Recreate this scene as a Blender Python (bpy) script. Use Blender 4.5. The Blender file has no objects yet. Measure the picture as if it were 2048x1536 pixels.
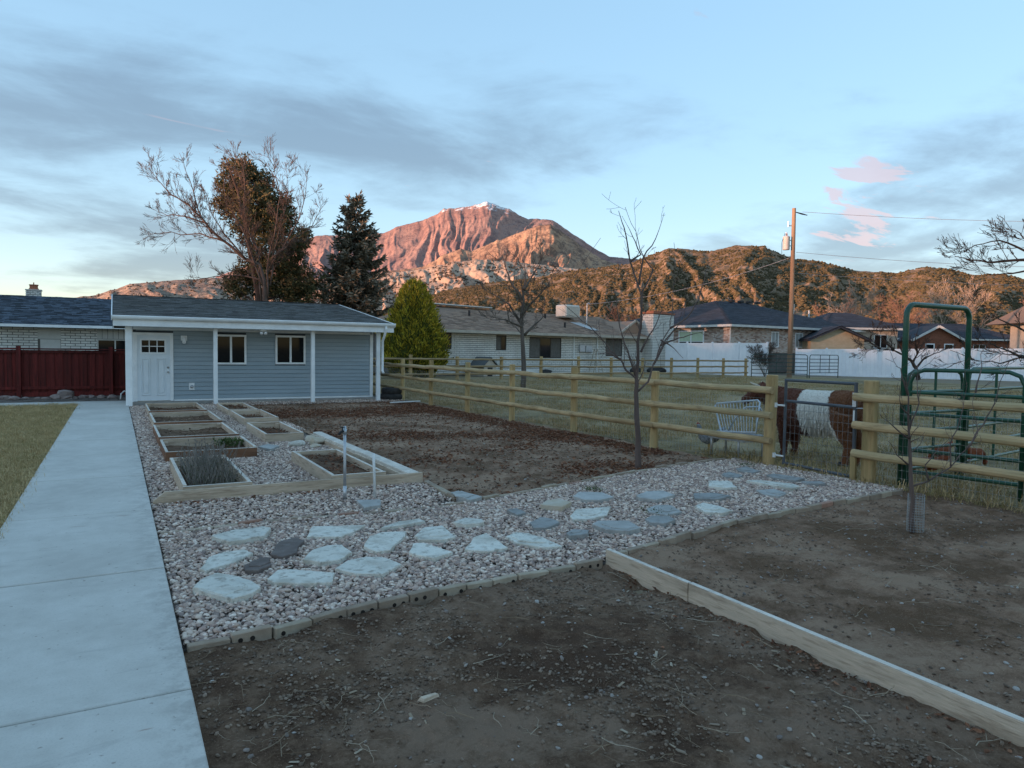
import bpy, math, random
import numpy as np
from mathutils import Vector, Matrix, Euler
random.seed(7); np.random.seed(7)
SC = bpy.context.scene
COL = SC.collection
rad = math.radians
# ------------------------------------------------------------------ camera
EYE = Vector((0, 0, 1.70)); YAW, PITCH, ROLL = rad(29.2), rad(-2.72), rad(0.78)
_d = Vector((math.sin(YAW)*math.cos(PITCH), math.cos(YAW)*math.cos(PITCH), math.sin(PITCH)))
_r = Vector((math.cos(YAW), -math.sin(YAW), 0)); _u = _r.cross(_d)
_r2 = _r*math.cos(ROLL)+_u*math.sin(ROLL); _u2 = _u*math.cos(ROLL)-_r*math.sin(ROLL)
cam = bpy.data.cameras.new('camera'); cam.sensor_width = 36; cam.lens = 36*1420/2048
cam.clip_start = 0.05; cam.clip_end = 40000
camo = bpy.data.objects.new('camera', cam); COL.objects.link(camo)
mw = Matrix((( _r2.x, _u2.x, -_d.x, EYE.x), (_r2.y, _u2.y, -_d.y, EYE.y), (_r2.z, _u2.z, -_d.z, EYE.z), (0, 0, 0, 1)))
camo.matrix_world = mw; SC.camera = camo
# ------------------------------------------------------------------ sun, sky, exposure
SUN_AZ, SUN_EL = rad(29.2-118), rad(3.6)       # clockwise from +Y; low sun over the left shoulder
SKY_STRENGTH, SUN_STRENGTH, EXPOSURE = 0.15, 2.0, 2.62
sd = bpy.data.lights.new('sun', 'SUN'); sd.energy = SUN_STRENGTH; sd.angle = rad(0.9); sd.color = (1.0, 0.54, 0.36)
so = bpy.data.objects.new('sun', sd); COL.objects.link(so)
sun_dir = Vector((math.sin(SUN_AZ)*math.cos(SUN_EL), math.cos(SUN_AZ)*math.cos(SUN_EL), math.sin(SUN_EL)))
so.rotation_euler = sun_dir.to_track_quat('Z', 'Y').to_euler(); so.location = (0, 0, 60)
vs = SC.view_settings; vs.view_transform = 'Standard'; vs.look = 'None'; vs.gamma = 1; vs.use_curve_mapping = False
vs.exposure = EXPOSURE

class NT:
    """small helper around a node tree"""
    def __init__(s, tree): s.t = tree; s.n = tree.nodes; s.l = tree.links
    def new(s, typ, props=None, **inp):
        nd = s.n.new(typ)
        for k, v in (props or {}).items(): setattr(nd, k, v)
        for k, v in inp.items():
            key = int(k[1:]) if k[0] == '_' and k[1:].isdigit() else k.replace('__', ' ')
            s.set(nd.inputs[key], v)
        return nd
    def set(s, sock, v):
        if isinstance(v, bpy.types.NodeSocket): s.l.new(v, sock)
        elif isinstance(v, bpy.types.Node): s.l.new(v.outputs[0], sock)
        else: sock.default_value = v
    def math(s, op, a, b=None, clamp=False):
        m = s.new('ShaderNodeMath', {'operation': op, 'use_clamp': clamp}); s.set(m.inputs[0], a)
        if b is not None: s.set(m.inputs[1], b)
        return m.outputs[0]
    def mix(s, f, a, b, mode='MIX'):
        m = s.new('ShaderNodeMix', {'data_type': 'RGBA', 'blend_type': mode})
        s.set(m.inputs[0], f); s.set(m.inputs[6], c4(a)); s.set(m.inputs[7], c4(b)); return m.outputs[2]
    def ramp(s, f, stops, interp='LINEAR'):
        r = s.new('ShaderNodeValToRGB'); r.color_ramp.interpolation = interp; s.set(r.inputs[0], f); e = r.color_ramp.elements
        while len(e) < len(stops): e.new(0.5)
        for i, (p, c) in enumerate(stops): e[i].position = p; e[i].color = c4(c) if not isinstance(c, (int, float)) else (c, c, c, 1)
        return r.outputs[0]
    def noise(s, vec, scale, detail=5, rough=.55, dist=0, out='Fac'):
        n = s.new('ShaderNodeTexNoise', Scale=scale, Detail=detail, Roughness=rough, Distortion=dist)
        if vec is not None: s.set(n.inputs['Vector'], vec)
        return n.outputs[out]
    def sstep(s, v, a, b):
        m = s.new('ShaderNodeMapRange', {'interpolation_type': 'SMOOTHSTEP'}); s.set(m.inputs[0], v); s.set(m.inputs[1], a); s.set(m.inputs[2], b); return m.outputs[0]
def c4(c):
    if isinstance(c, (tuple, list)) and len(c) == 3: return (*c, 1)
    return c

w = bpy.data.worlds.new('World'); SC.world = w; w.use_nodes = True
T = NT(w.node_tree); T.n.clear()
sky = T.new('ShaderNodeTexSky', {'sky_type': 'NISHITA', 'sun_disc': False, 'sun_elevation': SUN_EL, 'sun_rotation': SUN_AZ,
                                  'altitude': 1700, 'air_density': 1.0, 'dust_density': 0.6, 'ozone_density': 2.2})
tc = T.new('ShaderNodeTexCoord'); sep = T.new('ShaderNodeSeparateXYZ', _0=tc.outputs['Generated'])
X, Y, Z = sep.outputs
zc = T.math('ADD', T.math('MAXIMUM', Z, 0.0), 0.10)
comb = T.new('ShaderNodeCombineXYZ', _0=T.math('DIVIDE', X, zc), _1=T.math('DIVIDE', Y, zc), _2=0.0)
mp = T.new('ShaderNodeMapping', Vector=comb.outputs[0], Rotation=(0, 0, rad(-20)), Scale=(1.0, 1.25, 1), Location=(5.2, 1.4, 0))
n1 = T.noise(mp.outputs[0], 0.36, 9, .55, .6)
n2 = T.noise(mp.outputs[0], 1.5, 8, .62, .4)
dens = T.math('ADD', T.math('MULTIPLY', n1, .74), T.math('MULTIPLY', n2, .26))
lowb = T.ramp(Z, [(0.0, .07), (.07, .15), (.26, .155), (.40, .05), (.6, 0.0)])       # the cloud bands lie low over the horizon
cl = T.sstep(T.math('ADD', dens, lowb), .59, .74)
# even, thinly veiled evening sky: the clear-sky texture with its horizon-to-zenith contrast softened all round
gam = T.new('ShaderNodeGamma', Color=sky.outputs[0], Gamma=.32)
SKYCOL = T.mix(1.0, T.new('ShaderNodeHueSaturation', Saturation=1.70, Value=.93, Color=gam.outputs[0]).outputs[0], (1.02, .985, 1.0), 'MULTIPLY')
hsv = T.new('ShaderNodeHueSaturation', Saturation=.92, Value=.56, Color=SKYCOL)
cloudc = T.mix(1.0, hsv.outputs[0], (.98, .98, 1.03), 'MULTIPLY')
# torn clouds still catching the last sun
mp2 = T.new('ShaderNodeMapping', Vector=comb.outputs[0], Rotation=(0, 0, rad(35)), Scale=(.8, 2.2, 1), Location=(.9, .2, 0))
n3 = T.noise(mp2.outputs[0], 2.6, 9, .62, .6)
PINKDIR = (.81, .556, .187)
vd = T.new('ShaderNodeVectorMath', {'operation': 'DISTANCE'}, _0=tc.outputs['Generated'], _1=PINKDIR)
near = T.sstep(vd.outputs['Value'], .105, .02)
pk = T.math('MULTIPLY', T.sstep(T.math('ADD', n3, T.math('MULTIPLY', near, .20)), .665, .745), .8)
col = T.mix(T.math('MULTIPLY', cl, .9), SKYCOL, cloudc)
col = T.mix(pk, col, T.mix(1.0, hsv.outputs[0], (2.15, 1.30, 1.18), 'MULTIPLY'))
col = T.mix(T.math('MULTIPLY', T.sstep(Z, .11, .0), .8), col, T.mix(1.0, col, (1.12, 1.0, .84), 'MULTIPLY'))
bg = T.new('ShaderNodeBackground', Color=col, Strength=SKY_STRENGTH)
T.new('ShaderNodeOutputWorld', Surface=bg.outputs[0])

# ------------------------------------------------------------------ helpers
def M(name, c1, c2=None, scale=4, rough=.8, bump=0, bscale=None, stretch=(1, 1, 1), c3=None, lim=(.35, .65), metal=0, spec=.3, detail=6,
      rand=0, fine=None, fscale=60, famt=.4, coat=0, bdist=.02, trans=0):
    m = bpy.data.materials.new(name); m.use_nodes = True; t = NT(m.node_tree); t.n.clear()
    b = t.new('ShaderNodeBsdfPrincipled', Roughness=rough, Metallic=metal); b.inputs['Specular IOR Level'].default_value = spec
    if coat: b.inputs['Coat Weight'].default_value = coat
    tc = t.new('ShaderNodeTexCoord'); oi = t.new('ShaderNodeObjectInfo')
    mp = t.new('ShaderNodeMapping', Vector=tc.outputs['Object'], Scale=stretch)
    off = t.new('ShaderNodeVectorMath', {'operation': 'SCALE'}, _0=(37.1, 11.3, 5.7)); t.set(off.inputs['Scale'], oi.outputs['Random'])
    ad = t.new('ShaderNodeVectorMath', {'operation': 'ADD'}, _0=mp.outputs[0], _1=off.outputs[0])
    vec = ad.outputs[0]
    col = None
    if c2 is None: c2 = tuple(min(1, x*1.25+.01) for x in c1); c1 = tuple(x*.85 for x in c1)
    stops = [(lim[0], c1), (lim[1], c2)] if c3 is None else [(lim[0], c1), ((lim[0]+lim[1])/2, c2), (lim[1], c3)]
    col = t.ramp(t.noise(vec, scale, detail, .6), stops)
    if fine: col = t.mix(t.math('MULTIPLY', t.sstep(t.noise(vec, fscale, 3, .6), .5, .7), famt), col, fine)
    if rand:
        h = t.new('ShaderNodeHueSaturation', Color=col); t.set(h.inputs['Value'], t.math('ADD', t.math('MULTIPLY', oi.outputs['Random'], 2*rand), 1-rand)); col = h.outputs[0]
    t.set(b.inputs['Base Color'], col)
    if bump:
        bp = t.new('ShaderNodeBump', Strength=bump, Distance=bdist, Height=t.noise(vec, bscale or scale*6, 6, .65)); t.set(b.inputs['Normal'], bp.outputs[0])
    if trans: b.inputs['Transmission Weight'].default_value = trans
    t.new('ShaderNodeOutputMaterial', Surface=b.outputs[0]); return m

ORG = {}
def wo(o): return ORG.get(o.name, Vector((0, 0, 0))) if o else Vector((0, 0, 0))
def tag(o, label=None, cat=None, group=None, kind=None):
    if label: o['label'] = label
    if cat: o['category'] = cat
    if group: o['group'] = group
    if kind: o['kind'] = kind
    return o
def thing(name, label, cat, loc=(0, 0, 0), group=None, kind=None):
    o = bpy.data.objects.new(name, None); COL.objects.link(o); o.location = loc; o.empty_display_size = .2
    ORG[o.name] = Vector(loc); return tag(o, label, cat, group, kind)
def mesh_obj(name, me, mat, parent=None, org=None):
    o = bpy.data.objects.new(name, me); COL.objects.link(o)
    if mat and not me.materials: me.materials.append(mat)
    org = Vector(org or (0, 0, 0)); ORG[o.name] = org; o.parent = parent; o.location = org - wo(parent); return o
def copy_tree(o, parent=None):
    c = o.copy(); COL.objects.link(c); c.parent = parent; ORG[c.name] = wo(o).copy()
    for ch in list(o.children): copy_tree(ch, c)
    return c

class MB:
    def __init__(s): s.v = []; s.f = []; s.T = None; s.mi = []; s.cur = 0
    def add(s, vs, fs):
        n = len(s.v)
        if s.T is not None: vs = [s.T @ Vector(v) for v in vs]
        s.v.extend([tuple(v) for v in vs]); s.f.extend([tuple(i+n for i in f) for f in fs]); s.mi.extend([s.cur]*len(fs)); return s
    def box(s, x0, x1, y0, y1, z0, z1):
        return s.add([(x0,y0,z0),(x1,y0,z0),(x1,y1,z0),(x0,y1,z0),(x0,y0,z1),(x1,y0,z1),(x1,y1,z1),(x0,y1,z1)],
                     [(3,2,1,0),(4,5,6,7),(0,1,5,4),(1,2,6,5),(2,3,7,6),(3,0,4,7)])
    def cbox(s, x0, x1, y0, y1, z0, z1, c=.004):
        """box with chamfered edges"""
        vs = []; idx = {}
        for i, x in enumerate((x0, x1)):
            for j, y in enumerate((y0, y1)):
                for k, z in enumerate((z0, z1)):
                    sx, sy, sz = (c, -c)[i], (c, -c)[j], (c, -c)[k]
                    for a, p in enumerate(((x, y+sy, z+sz), (x+sx, y, z+sz), (x+sx, y+sy, z))): idx[i,j,k,a] = len(vs); vs.append(p)
        F = []
        def q(*k): F.append(tuple(idx[t] for t in k))
        for i in (0, 1):
            a = [(i,0,0,0),(i,1,0,0),(i,1,1,0),(i,0,1,0)]; q(*(a if i else a[::-1]))
            a = [(0,i,0,1),(0,i,1,1),(1,i,1,1),(1,i,0,1)]; q(*(a if i else a[::-1]))
            a = [(0,0,i,2),(1,0,i,2),(1,1,i,2),(0,1,i,2)]; q(*(a if i else a[::-1]))
        for j in (0, 1):
            for k in (0, 1):
                a = [(0,j,k,1),(1,j,k,1),(1,j,k,2),(0,j,k,2)]; q(*(a if (j^k) else a[::-1]))
                a = [(j,0,k,0),(j,1,k,0),(j,1,k,2),(j,0,k,2)]; q(*(a if not (j^k) else a[::-1]))
                a = [(j,k,0,0),(j,k,1,0),(j,k,1,1),(j,k,0,1)]; q(*(a if (j^k) else a[::-1]))
        for i in (0, 1):
            for j in (0, 1):
                for k in (0, 1):
                    a = [(i,j,k,0),(i,j,k,1),(i,j,k,2)]; q(*(a if (i+j+k) % 2 else a[::-1]))
        return s.add(vs, F)
    def bar(s, p, q, w, h, up=(0, 0, 1), c=0):
        """box from p to q, width w (sideways) and height h (along up)"""
        p, q = Vector(p), Vector(q); d = q-p; L = d.length; d.normalize(); sd = d.cross(Vector(up)).normalized(); uu = sd.cross(d)
        Mx = Matrix(((d.x, sd.x, uu.x, p.x), (d.y, sd.y, uu.y, p.y), (d.z, sd.z, uu.z, p.z), (0,0,0,1)))
        old = s.T; s.T = Mx if old is None else old @ Mx
        (s.cbox(0, L, -w/2, w/2, -h/2, h/2, c) if c else s.box(0, L, -w/2, w/2, -h/2, h/2)); s.T = old; return s
    def tube(s, pts, rs, n=6, cap=True):
        pts = [Vector(p) for p in pts]
        if not isinstance(rs, (list, tuple)): rs = [rs]*len(pts)
        vs = []; fs = []; prev = None
        for i, p in enumerate(pts):
            d = (pts[min(i+1, len(pts)-1)]-pts[max(i-1, 0)])
            if d.length < 1e-9: d = Vector((0, 0, 1))
            d.normalize()
            if prev is None:
                a = d.cross(Vector((0, 0, 1)) if abs(d.z) < .9 else Vector((1, 0, 0))).normalized()
            else:
                a = prev - d*prev.dot(d)
                a = a.normalized() if a.length > 1e-6 else d.orthogonal().normalized()
            prev = a; b = d.cross(a)
            for k in range(n):
                t = 2*math.pi*k/n; vs.append(p + (a*math.cos(t)+b*math.sin(t))*rs[i])
        for i in range(len(pts)-1):
            for k in range(n): fs.append((i*n+k, i*n+(k+1) % n, (i+1)*n+(k+1) % n, (i+1)*n+k))
        if cap: fs.append(tuple(range(n))[::-1]); fs.append(tuple((len(pts)-1)*n+k for k in range(n)))
        return s.add(vs, fs)
    def lathe(s, prof, n=16, at=(0, 0, 0)):
        vs = []; fs = []
        for r, z in prof:
            for k in range(n): t = 2*math.pi*k/n; vs.append((at[0]+r*math.cos(t), at[1]+r*math.sin(t), at[2]+z))
        for i in range(len(prof)-1):
            for k in range(n): fs.append((i*n+k, i*n+(k+1) % n, (i+1)*n+(k+1) % n, (i+1)*n+k))
        fs.append(tuple(range(n))[::-1]); fs.append(tuple((len(prof)-1)*n+k for k in range(n)))
        return s.add(vs, fs)
    def prism(s, poly, z0, z1, inset=0):
        n = len(poly); cx = sum(p[0] for p in poly)/n; cy = sum(p[1] for p in poly)/n
        a = [(x, y, z0) for x, y in poly]
        if inset:
            b = [(x, y, z1-inset) for x, y in poly]
            def ins(x, y):
                dx, dy = cx-x, cy-y; L = math.hypot(dx, dy) or 1; return (x+dx/L*inset, y+dy/L*inset, z1)
            c = [ins(x, y) for x, y in poly]
            vs = a+b+c; fs = [tuple(range(n))[::-1], tuple(2*n+i for i in range(n))]
            for lo, hi in ((0, n), (n, 2*n)):
                for i in range(n): fs.append((lo+i, lo+(i+1) % n, hi+(i+1) % n, hi+i))
        else:
            vs = a+[(x, y, z1) for x, y in poly]; fs = [tuple(range(n))[::-1], tuple(n+i for i in range(n))]
            for i in range(n): fs.append((i, (i+1) % n, n+(i+1) % n, n+i))
        return s.add(vs, fs)
    def build(s, name, mat, parent=None, smooth=False, org=None):
        me = bpy.data.meshes.new(name)
        if org is None:
            a = np.array(s.v); lo, hi = a.min(0), a.max(0); org = Vector(((lo[0]+hi[0])/2, (lo[1]+hi[1])/2, lo[2]))
        org = Vector(org); ox, oy, oz = org
        me.from_pydata([(x-ox, y-oy, z-oz) for x, y, z in s.v], [], s.f)
        if isinstance(mat, (list, tuple)):
            for m_ in mat: me.materials.append(m_)
            me.polygons.foreach_set('material_index', s.mi); mat = None
        if smooth: me.polygons.foreach_set('use_smooth', [True]*len(s.f))
        me.update(); return mesh_obj(name, me, mat, parent, org)
def Bx(name, mat, parent, x0, x1, y0, y1, z0, z1, c=0):
    m = MB(); (m.cbox(x0, x1, y0, y1, z0, z1, c) if c else m.box(x0, x1, y0, y1, z0, z1)); return m.build(name, mat, parent)

# numpy noise
_perm = np.random.RandomState(3).permutation(512)
_grad = np.random.RandomState(4).rand(512, 2)*2-1
def pnoise(x, y, seed=0):
    xi = np.floor(x).astype(int); yi = np.floor(y).astype(int); xf = x-xi; yf = y-yi
    u = xf*xf*xf*(xf*(xf*6-15)+10); v = yf*yf*yf*(yf*(yf*6-15)+10)
    def gd(ix, iy, dx, dy):
        g = _grad[_perm[(_perm[(ix+seed*17) % 512]+iy+seed*31) % 512]]; return g[..., 0]*dx+g[..., 1]*dy
    a = gd(xi, yi, xf, yf); b = gd(xi+1, yi, xf-1, yf); c = gd(xi, yi+1, xf, yf-1); d = gd(xi+1, yi+1, xf-1, yf-1)
    return (a+(b-a)*u)+((c+(d-c)*u)-(a+(b-a)*u))*v
def fbm(x, y, o=5, seed=0, g=.5):
    r = 0; a = 1; 
    for i in range(o): r = r+a*pnoise(x*2**i, y*2**i, seed+i); a *= g
    return r
def ridged(x, y, o=5, seed=0, g=.5):
    r = 0; a = 1; t = 0
    for i in range(o): r = r+a*(1-np.abs(pnoise(x*2**i, y*2**i, seed+i))*2.2); t += a; a *= g
    return r/t
def grid_obj(name, Xg, Yg, Zg, mat, parent=None, smooth=True):
    a, b = Xg.shape; me = bpy.data.meshes.new(name)
    co = np.stack([Xg, Yg, Zg], -1).reshape(-1, 3)
    i = np.arange(a*b).reshape(a, b)
    f = np.stack([i[:-1, :-1], i[1:, :-1], i[1:, 1:], i[:-1, 1:]], -1).reshape(-1, 4)
    me.from_pydata(co.tolist(), [], f.tolist())
    if smooth: me.polygons.foreach_set('use_smooth', [True]*len(f))
    me.update(); return mesh_obj(name, me, mat, parent)
# ------------------------------------------------------------------ far terrain
SKYLINES = dict(
 A=[(4.83,4.26),(6.86,5.27),(8.95,6.19),(11.1,7.16),(12.56,8.06),(13.71,8.57),(14.64,8.69),(16.68,8.83),(18.95,9.08),(20.15,9.66),(21.99,10.19),(23.09,10.65),(23.58,11.08),(25.3,11.24),(26.53,11.57),(27.05,11.7),(27.53,11.56),(28.17,11.3),(28.81,11.16),(29.53,10.75),(30.3,10.45),(31.06,10.46),(32.29,10.35),(33.3,9.7),(34.55,8.89),(35.83,8.12),(36.82,7.5),(37.65,7.45),(39.99,7.2),(43.82,6.39),(47.52,5.57)],
 B=[(12.56,5.16),(16.31,5.69),(18.85,6.08),(21.9,6.53),(23.59,7.55),(24.98,8.05),(25.86,7.91),(27.72,8.72),(29.55,9.37),(31.18,10.04),(32.06,10.08),(33.06,9.51),(34.55,8.43),(35.84,7.58),(37.07,7.07),(40.01,6.24),(43.85,5.24)],
 C=[(12.56,4.02),(16.31,5.3),(18.85,5.93),(22.13,6.42),(24.59,7.06),(27.1,7.27),(29.59,7.04),(32.11,6.83),(33.99,6.6),(38.07,6.06),(43.85,5.05)],
 D=[(13,1.0),(16.32,2.2),(20.19,3.46),(22.9,4.39),(24.61,4.94),(27.72,5.43),(30.89,5.83),(33.36,6.36),(35.86,6.64),(38.29,6.95),(39.6,7.44),(41.39,8.14),(43.14,8.03),(44.42,7.89),(46.43,8.25),(48.42,8.11),(49.36,7.6),(50.56,7.12),(52.59,6.8),(54.73,6.11),(57.41,5.8),(59.11,6.18),(60.6,5.94),(61.85,5.55),(63.6,5.46),(64.74,5.12),(67.38,4.58),(70.89,4.71),(80,4.0)],
 E=[(-20,.8),(-11.53,1.03),(-6.56,1.84),(-2.66,3.18),(-1.07,3.5),(0.9,4.34),(3.12,4.71),(6.25,5.05),(8.95,5.15),(12.56,5.08),(16.31,4.72),(20.19,3.86)])
def hill(name, key, rc, rf, rb, na, nr, gul, fa, seed, mat, crest=.012, pw=1.15, skew=0.0, drop=.25):
    """a range: crest at distance rc following the skyline, falling to its foot at rf towards the camera and away again behind"""
    sk = np.array(SKYLINES[key]); a = np.linspace(sk[0, 0], sk[-1, 0], na); el = np.interp(a, sk[:, 0], sk[:, 1])
    Hc = EYE.z+rc*np.tan(np.radians(el))
    nb = nr//4
    t = np.concatenate([np.linspace(0, 1, nr), 1+np.linspace(0, 1, nb+1)[1:]])
    A, Tt = np.meshgrid(a, t, indexing='ij')
    front = Tt <= 1
    R = np.where(front, rf+(rc-rf)*Tt, rc+(rb-rc)*(Tt-1))
    s = np.where(front, Tt**pw, 1-(Tt-1)*(1-drop))
    Hm = np.repeat(Hc[:, None], len(t), 1)
    # smooth the crest profile towards the foot so that the profile does not run down as straight ribs
    k = np.ones(31)/31; Hs = np.convolve(np.pad(Hc, 15, 'edge'), k, 'valid'); mixf = np.clip((1-Tt)*2.2, 0, 1)
    Hm = Hm*(1-mixf)+Hs[:, None]*mixf
    wx = fbm(A*fa*.5, Tt*2.5, 3, seed+20)*1.1
    rg = ridged(A*fa+wx+skew*Tt*fa, Tt*1.1+5, 5, seed)
    rg2 = ridged(A*fa*2.7+wx*2+skew*Tt*fa*2.7, Tt*3+9, 4, seed+5)
    bump = np.where(front, np.sin(np.pi*np.clip(Tt, 0, 1))**.6, .4)
    bump = np.maximum(bump, np.where(front, np.clip((Tt-.8)*.9, 0, .14), 0))
    Zz = Hm*s - Hm*gul*bump*(1-rg)*1.6 - Hm*gul*.45*bump*(1-rg2)
    Zz += Hm*crest*fbm(A*fa*6, Tt*14, 4, seed+9)*np.clip(Tt*3, 0, 1)
    Zz = np.where(Tt <= 0, -3, Zz)
    Xg = R*np.sin(np.radians(A)); Yg = R*np.cos(np.radians(A))
    o = grid_obj(name, Xg, Yg, np.maximum(Zz, -3), mat); tag(o, kind='structure'); return o, Xg, Yg, Zz, Tt
def mount_mat(name, rock, tan, dark, sc, snow=None, cover=.5, streak=0):
    m = bpy.data.materials.new(name); m.use_nodes = True; t = NT(m.node_tree); t.n.clear()
    tc = t.new('ShaderNodeTexCoord'); ge = t.new('ShaderNodeNewGeometry')
    n1 = t.noise(tc.outputs['Object'], 1/sc, 7, .6, .3); n2 = t.noise(tc.outputs['Object'], 6/sc, 6, .65)
    n3 = t.noise(tc.outputs['Object'], 30/sc, 4, .6)
    col = t.mix(t.sstep(n1, .42, .58), rock, tan)
    col = t.mix(t.math('MULTIPLY', t.sstep(t.math('ADD', t.math('MULTIPLY', n2, .6), t.math('MULTIPLY', n3, .4)), 1-cover-.06, 1-cover+.05), .85), col, dark)
    if snow:
        sp = t.new('ShaderNodeSeparateXYZ', _0=tc.outputs['Object'])
        sn = t.sstep(t.math('ADD', sp.outputs[2], t.math('MULTIPLY', t.math('SUBTRACT', n2, .5), 420)), snow, snow+70)
        col = t.mix(t.math('MULTIPLY', sn, t.sstep(n3, .36, .52)), col, (.78, .78, .8))
    b = t.new('ShaderNodeBsdfPrincipled', Roughness=.95); b.inputs['Specular IOR Level'].default_value = .1
    t.set(b.inputs['Base Color'], col)
    bp = t.new('ShaderNodeBump', Strength=.6, Distance=sc*.03, Height=t.math('ADD', n2, t.math('MULTIPLY', n3, .5))); t.set(b.inputs['Normal'], bp.outputs[0])
    t.new('ShaderNodeOutputMaterial', Surface=b.outputs[0]); return m
m_peak = mount_mat('peak_rock', (.27, .165, .145), (.34, .215, .18), (.15, .10, .098), 420, snow=1385, cover=.46)  # rock tones pushed to pink-purple, distant haze put into the colour
m_spur = mount_mat('spur_grass', (.30, .19, .13), (.40, .26, .17), (.12, .08, .065), 380, cover=.48)
m_mid = mount_mat('foothill_scrub', (.36, .25, .18), (.44, .32, .23), (.14, .11, .085), 200, cover=.42)
m_near = mount_mat('juniper_hill', (.20, .128, .08), (.31, .20, .13), (.12, .088, .048), 90, cover=.52)
m_left = mount_mat('left_hill', (.30, .21, .16), (.40, .29, .21), (.12, .10, .08), 160, cover=.5)
hill('mountain', 'A', 7200, 4300, 9500, 700, 150, .07, .40, 1, m_peak, crest=.006, skew=.35)
hill('mountain_spur', 'B', 5200, 3200, 6200, 520, 120, .10, .5, 2, m_spur, crest=.006, skew=.5)
hillC = hill('foothill', 'C', 3000, 1700, 4000, 420, 100, .10, .45, 3, m_mid, crest=.012, pw=1.0)
hillD = hill('juniper_hill', 'D', 1250, 420, 1900, 900, 140, .085, .30, 4, m_near, crest=.012, pw=1.1)
hillE = hill('low_hill', 'E', 3400, 1800, 4600, 400, 80, .14, .4, 5, m_left, crest=.01)
# the ridge to the west, unseen, added and sized to shade the yard
yy = np.linspace(-2600, 1700, 220); vv = np.linspace(-1, 1, 25)
Yw, Vw = np.meshgrid(yy, vv, indexing='ij')
RIDGE_H = 60
hw = (RIDGE_H+2.5*fbm(yy/300, yy*0, 4, 8))*np.clip((1700-yy)/350, 0, 1)*np.clip((yy+2600)/350, 0, 1)
Zw = hw[:, None]*(1-np.abs(Vw)**1.3)-2
grid_obj('ridge', -760+Vw*230, Yw, Zw, m_left)
tag(bpy.data.objects['ridge'], kind='structure')
# plain out to the foot of the hills
m_plain = M('plain_soil', (.13, .10, .07), (.22, .17, .11), scale=.05, c3=(.16, .14, .09), lim=(.3, .7), rough=.95)
m = MB(); N = 96
m.add([(0, 0, -.06)]+[(9000*math.sin(2*math.pi*i/N), 9000*math.cos(2*math.pi*i/N), -.06) for i in range(N)], [(0, 1+(i+1) % N, 1+i) for i in range(N)])
tag(m.build('ground', m_plain, org=(0, 0, 0)), kind='structure')
# ------------------------------------------------------------------ scattering (stuff): points carry rotation, scale and which form they take
def proto(vs, fs, mat, smooth=False):
    me = bpy.data.meshes.new('form'); me.from_pydata([tuple(v) for v in vs], [], fs); me.materials.append(mat)
    if smooth: me.polygons.foreach_set('use_smooth', [True]*len(fs))
    return bpy.data.objects.new('form', me)
def scatter(name, pts, rot, scl, forms, label=None, cat=None, parent=None):
    n = len(pts); me = bpy.data.meshes.new(name); me.vertices.add(n); me.vertices.foreach_set('co', np.asarray(pts, np.float32).ravel())
    for nm, arr in (('rot', rot), ('scl', scl)):
        at = me.attributes.new(nm, 'FLOAT_VECTOR', 'POINT'); at.data.foreach_set('vector', np.asarray(arr, np.float32).ravel())
    at = me.attributes.new('form', 'INT', 'POINT'); at.data.foreach_set('value', np.random.randint(0, len(forms), n).astype(np.int32))
    o = bpy.data.objects.new(name, me); COL.objects.link(o); o.parent = parent
    ORG[o.name] = Vector((0, 0, 0))
    if parent: o.location = -wo(parent)
    ng = bpy.data.node_groups.new(name, 'GeometryNodeTree')
    ng.interface.new_socket('Geometry', in_out='INPUT', socket_type='NodeSocketGeometry'); ng.interface.new_socket('Geometry', in_out='OUTPUT', socket_type='NodeSocketGeometry')
    t = NT(ng); gi = t.new('NodeGroupInput'); go = t.new('NodeGroupOutput')
    join = t.new('GeometryNodeJoinGeometry')
    for f in forms[::-1]:
        oi = t.new('GeometryNodeObjectInfo'); oi.inputs['Object'].default_value = f; oi.inputs['As Instance'].default_value = True
        ng.links.new(oi.outputs['Geometry'], join.inputs[0])
    def attr(nm, ty):
        a = t.new('GeometryNodeInputNamedAttribute', {'data_type': ty}); a.inputs['Name'].default_value = nm; return a.outputs['Attribute']
    ip = t.new('GeometryNodeInstanceOnPoints'); ip.inputs['Pick Instance'].default_value = True
    ng.links.new(gi.outputs[0], ip.inputs['Points']); ng.links.new(join.outputs[0], ip.inputs['Instance'])
    ng.links.new(attr('form', 'INT'), ip.inputs['Instance Index'])
    e2r = t.new('FunctionNodeEulerToRotation'); ng.links.new(attr('rot', 'FLOAT_VECTOR'), e2r.inputs[0]); ng.links.new(e2r.outputs[0], ip.inputs['Rotation'])
    ng.links.new(attr('scl', 'FLOAT_VECTOR'), ip.inputs['Scale']); ng.links.new(ip.outputs[0], go.inputs[0])
    md = o.modifiers.new('scatter', 'NODES'); md.node_group = ng
    return tag(o, label, cat, kind='stuff')
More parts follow.
